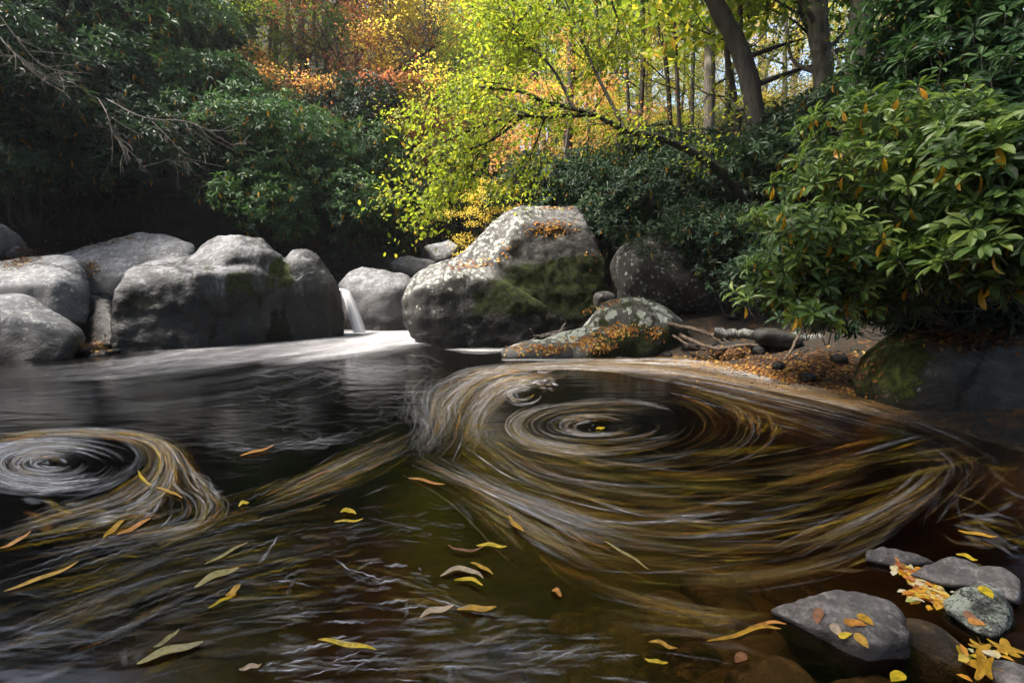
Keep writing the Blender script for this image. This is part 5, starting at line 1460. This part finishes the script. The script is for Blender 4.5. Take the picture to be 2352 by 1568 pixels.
# the waterfall: several curved sheets
def waterfall():
    V, A_, U, Q, n0 = [], [], [], [], 0
    for k in range(4):
        off = rw.uniform(-.03, .03)
        m, c = 26, 9
        ts = np.linspace(0, 1, m)
        cx = np.interp(ts, [0, .12, .35, .7, 1], [778, 792, 803, 815, 826])
        cyy = np.interp(ts, [0, .12, .35, .7, 1], [662, 668, 692, 728, 764])
        hw = np.interp(ts, [0, .3, 1], [11, 13, 19]) * (1 - .12 * k)
        Y = 10.45 - .42 * ts ** .6 + off - .05 * k
        for i in range(m):
            for j in range(c):
                s_ = j / (c - 1) * 2 - 1
                p = P(cx[i] + hw[i] * s_, cyy[i], Y[i] - .05 * (1 - s_ * s_))
                V.append(p); A_.append((*WHT, (1 - abs(s_) ** 3) * min(1, i / 2) * .95)); U.append((ts[i] * 1.1 + k * 7, j / (c - 1) + k * 3))
        i = np.arange(m - 1)[:, None] * c; j = np.arange(c - 1)[None]
        Q.append(np.stack([i + j, i + j + 1, i + j + c + 1, i + j + c], -1).reshape(-1, 4) + n0); n0 += m * c
    q = np.concatenate(Q)
    o = link("waterfall", make_mesh("waterfall", V, q.ravel(), np.full(len(q), 4), attrs={"foam": np.array(A_)}, uv=np.array(U)), M_FALL)
    tag(o, "narrow white waterfall slipping between the huge wet boulder and the pale one", "waterfall", kind="structure")
waterfall()

# ------------------------------------------------------------------ leaves
def plain_mat(name, col, trans=.25, rough=.5):
    m, nt, o = new_mat(name)
    geo = N(nt, "ShaderNodeNewGeometry")
    n = N(nt, "ShaderNodeTexNoise", i_Scale=60.0, i_Detail=3.0); nt.links.new(geo.outputs["Position"], n.inputs["Vector"])
    c = mix_col(nt, smooth_mask(nt, n.outputs[0], .4, .65), col, tuple(x * .62 for x in col))
    pb = N(nt, "ShaderNodeBsdfPrincipled", i_Roughness=rough); nt.links.new(c, pb.inputs["Base Color"])
    tr = N(nt, "ShaderNodeBsdfTranslucent"); nt.links.new(c, tr.inputs[0])
    mx = N(nt, "ShaderNodeMixShader", i_0=trans); nt.links.new(pb.outputs[0], mx.inputs[1]); nt.links.new(tr.outputs[0], mx.inputs[2])
    nt.links.new(mx.outputs[0], o.inputs[0])
    return m
LM = {"yellow": plain_mat("leaf_bright_yellow", (.80, .56, .02)), "orange": plain_mat("leaf_bright_orange", (.72, .30, .05)), "olive": plain_mat("leaf_faded_olive", (.42, .34, .12)),
      "pale": plain_mat("leaf_pale_tan", (.62, .46, .30)), "brown": plain_mat("leaf_russet", (.34, .14, .06)), "gold": plain_mat("leaf_deep_gold", (.66, .36, .03))}

def floating_leaf(path, width, colour, label):
    """a long curled leaf lying along its path on the water"""
    ln = resample(path, 16)
    ln = ln.mean(0) + (ln - ln.mean(0)) * .82; width = width * (.58 if colour != 'olive' else .42)
    f = np.linspace(0, 1, 16)
    prof = np.sin(np.pi * np.clip(f * .96 + .02, 0, 1)) ** .7
    tg = np.gradient(ln, axis=0); tg /= np.linalg.norm(tg, axis=1)[:, None]
    nr = np.stack([-tg[:, 1], tg[:, 0]], -1) * (width * .5 * prof)[:, None]
    z = .0065
    rows = []
    for k, s_ in enumerate((-1, -.5, 0, .5, 1)):
        p = ln + nr * s_
        w = W(p[:, 0], p[:, 1], z)
        w[:, 2] += .006 * s_ * s_ * prof + .003 * np.sin(f * 9 + len(label)) + .012 * f ** 4 * (len(label) % 3)
        rows.append(w)
    V = np.stack(rows, 1).reshape(-1, 3)
    o0 = V.mean(0)
    i = np.arange(15)[:, None] * 5; j = np.arange(4)[None]
    q = np.stack([i + j, i + j + 1, i + j + 6, i + j + 5], -1).reshape(-1, 4)
    o = link("floating_leaf", make_mesh("floating_leaf", V - o0, q.ravel(), np.full(len(q), 4)), LM[colour], loc=o0)
    tag(o, label, "leaf", "leaves floating on the pool")
for a in [
    ([(778, 1176), (800, 1172), (822, 1182)], 18, "yellow", "rounded bright yellow leaf floating above a long yellow one, mid-pool"),
    ([(760, 1196), (800, 1199), (842, 1197)], 9, "yellow", "narrow yellow leaf floating just below the rounded yellow one"),
    ([(1086, 1250), (1130, 1254), (1172, 1262)], 15, "yellow", "bright yellow leaf floating beside a curled brown one, centre of the pool"),
    ([(1020, 1245), (1040, 1262), (1080, 1268), (1120, 1262)], 10, "brown", "curled russet leaf floating just left of a bright yellow leaf"),
    ([(1036, 1333), (1076, 1330), (1116, 1352)], 16, "yellow", "curved yellow leaf floating under an arched tan leaf"),
    ([(1000, 1322), (1050, 1306), (1100, 1318), (1120, 1340)], 20, "pale", "arched tan leaf floating over a curved yellow one"),
    ([(1075, 1290), (1105, 1302), (1138, 1322)], 14, "gold", "ochre leaf slanting down right behind the arched tan leaf"),
    ([(716, 1466), (790, 1480), (878, 1494)], 22, "yellow", "longest bright yellow leaf floating near the bottom of the pool"),
    ([(543, 1537), (575, 1535), (608, 1540)], 20, "pale", "pale tan leaf floating close to the bottom edge"),
    ([(956, 1418), (990, 1405), (1050, 1398)], 26, "pale", "large whitish tan leaf end to end with a gold one"),
    ([(1040, 1396), (1090, 1400), (1150, 1402)], 24, "gold", "gold leaf trailing right from the large whitish tan one"),
    ([(298, 1528), (370, 1502), (430, 1485), (484, 1468)], 44, "olive", "widest faded olive leaf floating low on the left"),
    ([(345, 1490), (385, 1472), (420, 1455)], 22, "olive", "faded olive leaf touching the widest olive one's upper side"),
    ([(470, 1398), (510, 1382), (552, 1360)], 10, "yellow", "slim yellow leaf below a cluster of faded olive leaves"),
    ([(436, 1352), (490, 1325), (560, 1300)], 36, "olive", "broad faded olive leaf above the slim yellow one"),
    ([(515, 1372), (535, 1362), (556, 1345)], 24, "gold", "gold leaf crumpled against the broad faded olive one"),
    ([(460, 1302), (515, 1275), (580, 1245)], 15, "olive", "long yellow-olive leaf slanting up right, left of mid-pool"),
    ([(545, 1162), (560, 1155), (574, 1154)], 14, "yellow", "small yellow leaf at the tip of a tan loop"),
    ([(260, 1232), (305, 1215), (355, 1190)], 16, "orange", "bright orange leaf on the dark leafy patch beside the left whirl"),
    ([(232, 1240), (262, 1215), (290, 1190)], 20, "gold", "gold leaf left of the bright orange one by the left whirl"),
    ([(315, 1075), (325, 1100), (352, 1118)], 13, "yellow", "yellow leaf bent along the right rim of the left whirl"),
    ([(352, 1118), (385, 1128), (425, 1146)], 11, "gold", "gold leaf following the bent yellow one on the left whirl"),
    ([(-10, 1362), (100, 1330), (200, 1296)], 14, "gold", "long gold leaf cut by the left edge"),
    ([(-10, 1262), (35, 1248), (80, 1226)], 13, "orange", "orange leaf cut by the left edge under the left whirl"),
    ([(542, 1047), (590, 1038), (638, 1024)], 9, "orange", "slender orange leaf on the dark water right of the left whirl"),
    ([(930, 1094), (985, 1108), (1030, 1120)], 10, "orange", "slender orange leaf where the currents part in mid-pool"),
    ([(672, 1118), (720, 1096), (770, 1076)], 7, "brown", "thin russet leaf slanting up towards mid-pool"),
    ([(1265, 1352), (1278, 1358), (1292, 1372)], 20, "orange", "small orange leaf floating alone right of centre"),
    ([(1475, 1510), (1508, 1524), (1540, 1520)], 16, "yellow", "curled bright yellow leaf near the bottom, left of the broad stone"),
    ([(1482, 1468), (1520, 1480), (1562, 1502)], 16, "gold", "faded gold leaf just above the curled bright yellow one"),
    ([(1605, 1478), (1690, 1460), (1760, 1442), (1812, 1448)], 18, "gold", "long gold leaf nudging the broad stone from the left"),
    ([(1700, 1450), (1760, 1432), (1815, 1440)], 14, "orange", "orange leaf lying over the end of the long gold one by the broad stone"),
    ([(1378, 1236), (1440, 1275), (1500, 1320)], 13, "olive", "long olive leaf slanting down right in the great arc"),
    ([(1165, 1180), (1180, 1205), (1208, 1228)], 18, "gold", "gold leaf pointing down at the root of the great arc"),
    ([(1366, 985), (1380, 984), (1392, 990)], 10, "yellow", "yellow leaf turning in the middle of the main eddy"),
    ([(2190, 1215), (2240, 1228), (2300, 1245)], 12, "gold", "gold leaf drifting beyond the near right stones"),
    ([(2190, 1268), (2225, 1282), (2250, 1296)], 14, "yellow", "yellow leaf half white with froth just beyond the near right stones"),
]:
    floating_leaf(*a)

# flat leaves lying on things: drop a leaf on what is below the line of sight
ALLR = [o for o in bpy.data.objects if o.name in BVH]
GB = BVHTree.FromPolygons([tuple(v) for v in gv], [tuple(f) for f in q_ground])
def drop(p, water_ok=True, only=None):
    """highest surface under a point"""
    best = (0.0, Vector((0, 0, 1))) if water_ok else (-9, Vector((0, 0, 1)))
    for o in (only or ALLR):
        b = BVH[o.name]
        h = b.ray_cast(Vector((p[0], p[1], 9)), Vector((0, 0, -1)))
        if h[0] is not None and h[0].z > best[0]: best = (h[0].z, h[1])
    h = GB.ray_cast(Vector((p[0], p[1], 9)), Vector((0, 0, -1)))
    if h[0] is not None and h[0].z > best[0]: best = (h[0].z, h[1])
    return best

def hit_px(px, py):
    a = Vector(ray(px, py)).normalized(); o = Vector((0, 0, CAMH))
    best, bn, bd = None, None, 1e9
    for ob in ALLR:
        h = BVH[ob.name].ray_cast(o, a)
        if h[0] is not None and h[3] < bd: best, bn, bd = h[0], h[1], h[3]
    h = GB.ray_cast(o, a)
    if h[0] is not None and h[3] < bd and h[0].z > 0: best, bn, bd = h[0], h[1], h[3]
    t = -CAMH / a.z if a.z < 0 else 1e8
    if t < bd: best, bn = o + a * t, Vector((0, 0, 1))
    return best, bn

def outline_leaf(name, px, py, size, ang, colour, label, kind="oval", cat="leaf", group=None, lift=.004):
    """a single flat leaf with its own outline, lying on the surface seen at px, py"""
    p, n = hit_px(px, py)
    if kind == "oval":
        a = np.linspace(0, 2 * np.pi, 22, endpoint=False)
        r = np.stack([np.cos(a) * .5, np.sin(a) * .30 * (1 - .35 * np.cos(a))], -1)
        r[0] *= 1.25
    else:      # five-lobed maple outline
        a = np.linspace(0, 2 * np.pi, 50, endpoint=False)
        rad = .22 + .30 * np.maximum(np.abs(np.cos(a * 2.5)) ** 1.6, .12) * np.where(np.abs(a - np.pi) < .6, .5, 1) + .03 * np.abs(np.sin(a * 10))
        r = np.stack([np.cos(a) * rad, np.sin(a) * rad], -1)
    r = np.concatenate([[[0, 0]], r])
    z = .08 * (r[:, 0] ** 2) + .22 * r[:, 1] ** 2 + .03 * np.sin(r[:, 0] * 9)
    v = np.concatenate([r, z[:, None]], 1) * size
    m = len(r) - 1
    f = [(0, 1 + k, 1 + (k + 1) % m) for k in range(m)]
    if kind == "maple":      # stalk
        b = len(v); v = np.concatenate([v, np.array([[-.2, .012, .01], [-.2, -.012, .01], [-.75, -.008, .03], [-.75, .008, .03]]) * size])
        f.append((b, b + 1, b + 2, b + 3))
    lo = np.concatenate([np.array(x) for x in f])
    M = n.to_track_quat('Z', 'Y').to_matrix() @ Matrix.Rotation(R(ang), 3, 'Z')
    o = link(name, make_mesh(name, v @ np.array(M).T, lo, [len(x) for x in f]), LM[colour], loc=p + n * lift)
    return tag(o, label, cat, group)
gst, gfl = "leaves fallen on the near right stones", "leaves floating by the near right stones"
for a in [
    (1880, 1415, .055, -50, "brown", "russet leaf lying leftmost on the broad stone", "oval", "leaf", gst),
    (1922, 1447, .042, -20, "pale", "small pinkish tan leaf on the broad stone, below the russet one", "oval", "leaf", gst),
    (1964, 1433, .058, 70, "orange", "roundest orange leaf on the broad stone", "oval", "leaf", gst),
    (1988, 1424, .050, 10, "gold", "pointed gold leaf overlapping the roundest orange one on the broad stone", "oval", "leaf", gst),
    (1942, 1460, .036, 70, "yellow", "small yellow leaf at the front of the broad stone", "oval", "leaf", gst),
    (1979, 1471, .045, -35, "gold", "gold leaf lowest on the broad stone, right of the small yellow one", "oval", "leaf", gst),
    (2266, 1361, .055, -25, "yellow", "slim yellow leaf on the top of the lichen-blotched stone", "oval", "leaf", gst),
    (2230, 1418, .042, -30, "brown", "rust-brown leaf on the face of the lichen-blotched stone", "oval", "leaf", gst),
    (2243, 1430, .042, 20, "orange", "pale orange leaf under the rust-brown one on the lichen-blotched stone", "oval", "leaf", gst),
    (2310, 1492, .085, 160, "gold", "golden lobed maple leaf floating nearest the right edge", "maple", "leaf", gfl),
    (2256, 1490, .070, 60, "gold", "golden lobed maple leaf just left of the one nearest the right edge", "maple", "leaf", gfl),
    (2262, 1530, .080, 210, "gold", "golden lobed maple leaf floating lowest near the bottom right corner", "maple", "leaf", gfl),
    (2212, 1502, .055, -60, "yellow", "oval yellow leaf floating beside the smooth brown stone", "oval", "leaf", gfl),
    (2248, 1512, .040, -30, "yellow", "small bright yellow leaf between the maple leaves", "oval", "leaf", gfl),
    (2060, 1556, .055, 30, "yellow", "yellow leaf at the bottom edge under the broad stone", "oval", "leaf", gfl),
    (1700, 1512, .050, 40, "brown", "russet leaf in the water left of the broad stone's foot", "oval", "leaf", gfl),
]:
    outline_leaf("floating_leaf" if a[-1] is gfl else "fallen_leaf", *a)

def litter(name, label, polys, n, size, mat, seed, flat=.35, wet=False, z_off=.006):
    """scattered leaves over the surfaces seen inside photo polygons (px boxes: x0, y0, x1, y1, share)"""
    rng = np.random.RandomState(seed)
    pos, nr = [], []
    w = np.array([p[4] for p in polys], float); w /= w.sum()
    while len(pos) < n:
        p = polys[rng.choice(len(polys), p=w)]
        cxm, cym = (p[0] + p[2]) / 2, (p[1] + p[3]) / 2
        px = cxm + (p[2] - p[0]) / 2 * np.clip(rng.normal(0, .5), -1.1, 1.1); py = cym + (p[3] - p[1]) / 2 * np.clip(rng.normal(0, .5), -1.1, 1.1)
        if len(p) > 5: py += p[5] * (px - cxm)
        h, nn = hit_px(px, py)
        if wet and h.z > .015: continue
        if nn.z < .12: 
            if rng.uniform() < .8: continue
        pos.append(h + nn * z_off * rng.uniform(.4, 1.6)); nr.append(nn)
    pos, nr = np.array([tuple(p) for p in pos]), np.array([tuple(p) for p in nr])
    d = rng.normal(0, 1, (n, 3)); d -= (d * nr).sum(1)[:, None] * nr
    nrm = nr + rng.normal(0, flat, (n, 3))
    ln = size * rng.uniform(.6, 1.25, n)
    o = link(name, leaf_mesh(name, pos, d, nrm, ln, ln * .55, rng.uniform(0, 1, n), T_LEAF), mat)
    return tag(o, label, "fallen leaves", kind="stuff")
litter("fallen_leaves", "orange and yellow fallen leaves strewn over the low mossy boulder", [(1170, 790, 1330, 812, 1.2), (1290, 770, 1400, 800, 1.6, -.1), (1360, 745, 1500, 775, 1.5), (1330, 695, 1420, 715, .5, -.4), (1350, 790, 1410, 815, .6), (1480, 750, 1540, 785, .3)], 620, .05, M_LITTER, 1)
litter("fallen_leaves", "orange fallen leaves along the ledges of the largest boulder", [(1210, 505, 1320, 545, 2), (1020, 600, 1140, 620, 1.2, -.1), (1140, 545, 1190, 600, .4, -.6), (1230, 475, 1310, 482, .25), (1330, 560, 1400, 640, .3)], 330, .06, M_LITTER, 2)
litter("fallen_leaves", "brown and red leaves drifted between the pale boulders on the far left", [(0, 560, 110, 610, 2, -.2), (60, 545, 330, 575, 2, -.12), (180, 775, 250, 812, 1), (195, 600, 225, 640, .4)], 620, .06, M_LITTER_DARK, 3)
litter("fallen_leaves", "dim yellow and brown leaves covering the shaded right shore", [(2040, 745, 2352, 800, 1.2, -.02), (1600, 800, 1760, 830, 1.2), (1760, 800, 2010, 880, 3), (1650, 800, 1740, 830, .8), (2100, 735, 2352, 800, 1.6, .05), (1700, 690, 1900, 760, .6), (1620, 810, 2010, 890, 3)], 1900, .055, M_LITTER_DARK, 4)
litter("drifting_leaves", "raft of small tan and yellow leaves floating against the right shore", [(1560, 826, 1760, 858, 2, .12), (1700, 845, 1840, 885, 2, .25), (1900, 890, 2020, 915, .7, .2)], 760, .035, M_LITTER, 5, flat=.1)
litter("drifting_leaves", "bright wedge of yellow and red leaves caught between the near right stones", [(2040, 1293, 2120, 1325, .8, .3), (2080, 1325, 2185, 1395, 2, .5), (2190, 1490, 2330, 1550, .2)], 190, .040, M_LITTER_WET, 6, flat=.12, wet=True)

# ------------------------------------------------------------------ logs and sticks on the right shore
def stick(name, label, ctrl, r0, r1, mat, cat, seed, group=None, twigs=0, sides=8):
    rng = np.random.RandomState(seed)
    p = smooth_path([P(*c) for c in ctrl], 22)
    p[1:-1] += rng.normal(0, r0 * .18, (20, 3))
    b = p[0].copy(); p = p - b
    t = Tubes(); t.add(p, np.linspace(r0, r1, 22) * (1 + rng.normal(0, .06, 22)), sides)
    for k in range(twigs):
        i = rng.randint(5, 20); d = rng.normal(0, .2, 3) + (p[-1] - p[0]) * .15
        t.add(np.linspace(p[i], p[i] + d, 5), np.linspace(r1 * .6, .004, 5), 4)
    o = link(name, t.mesh(name), mat, loc=b)
    return tag(o, label, cat, group)
M_STICK = bark_mat("dead_wood", (.05, .035, .025), (.17, .12, .085), 2.0)
gk = "dead wood washed onto the right shore"
stick("log", "thick log flecked with white lichen lying under the near rhododendron", [(1640, 762, 7.0), (1740, 768, 6.8), (1850, 776, 6.5), (1960, 790, 6.3)], .066, .05, M_LOG, "log", 1, gk, sides=12)
stick("log", "dark smooth log continuing right behind the lichened one", [(1930, 778, 6.2), (2010, 776, 6.1), (2110, 784, 6.0)], .05, .04, M_STICK, "log", 2, gk)
stick("fallen_branch", "long brown branch running from the low mossy boulder to the lichened log", [(1500, 738, 7.6), (1570, 750, 7.3), (1650, 772, 7.0), (1690, 774, 6.9)], .032, .022, M_STICK, "branch", 3, gk, 2)
stick("fallen_branch", "pale stripped branch lying level in front of the lichened log", [(1560, 768, 7.0), (1640, 800, 6.7), (1720, 792, 6.6), (1810, 802, 6.4)], .028, .018, M_STICK, "branch", 4, gk, 3)
stick("fallen_branch", "thin forked stick slanting down to the leafy shore", [(1838, 762, 6.1), (1820, 800, 6.0), (1800, 828, 5.9)], .020, .013, M_STICK, "branch", 5, gk, 1)
stick("fallen_branch", "thin branch rising from behind the low mossy boulder", [(1545, 770, 7.3), (1600, 800, 6.9), (1660, 795, 6.8)], .018, .01, M_STICK, "branch", 6, gk, 3)
stick("fallen_branch", "short pale twig lying across the long brown branch", [(1610, 755, 7.0), (1640, 775, 6.9), (1662, 790, 6.8)], .014, .009, M_STICK, "branch", 7, gk)
for k, (a, b, lb) in enumerate([((1215, 783), (1290, 757), "longest twig of the small heap beside the low mossy boulder"), ((1225, 770), (1275, 782), "twig pointing left at the base of the small heap"),
                                ((1250, 785), (1302, 752), "twig rising right in the small heap"), ((1240, 775), (1300, 765), "level twig on top of the small heap"), ((1218, 755), (1232, 780), "upright thin twig left of the small heap"),
                                ((1262, 782), (1310, 768), "twig at the right of the small heap, against the low mossy boulder"), ((1280, 778), (1298, 742), "short steep twig behind the small heap")]):
    stick("twig", lb, [(*a, 8.05), ((a[0] + b[0]) / 2, (a[1] + b[1]) / 2 - 3, 8.1), (*b, 8.15)], .014, .008, M_TWIG, "twig", 30 + k, "heap of twigs by the low mossy boulder", sides=5)

# ------------------------------------------------------------------ damp air of the gorge
def haze():
    m, nt, out = new_mat("damp_air")
    pv = N(nt, "ShaderNodeVolumePrincipled")
    pv.inputs["Color"].default_value = (0.9, 0.93, 1.0, 1)
    pv.inputs["Density"].default_value = HAZE_DENSITY
    pv.inputs["Anisotropy"].default_value = 0.2
    nt.links.new(pv.outputs[0], out.inputs["Volume"])
    o = link("haze", box_mesh("haze", -112, 112, -62, 152, -3.4, 60.0), m)
    tag(o, "thin bluish haze filling the gorge", "haze", kind="stuff")
HAZE_DENSITY = 0.0009
haze()
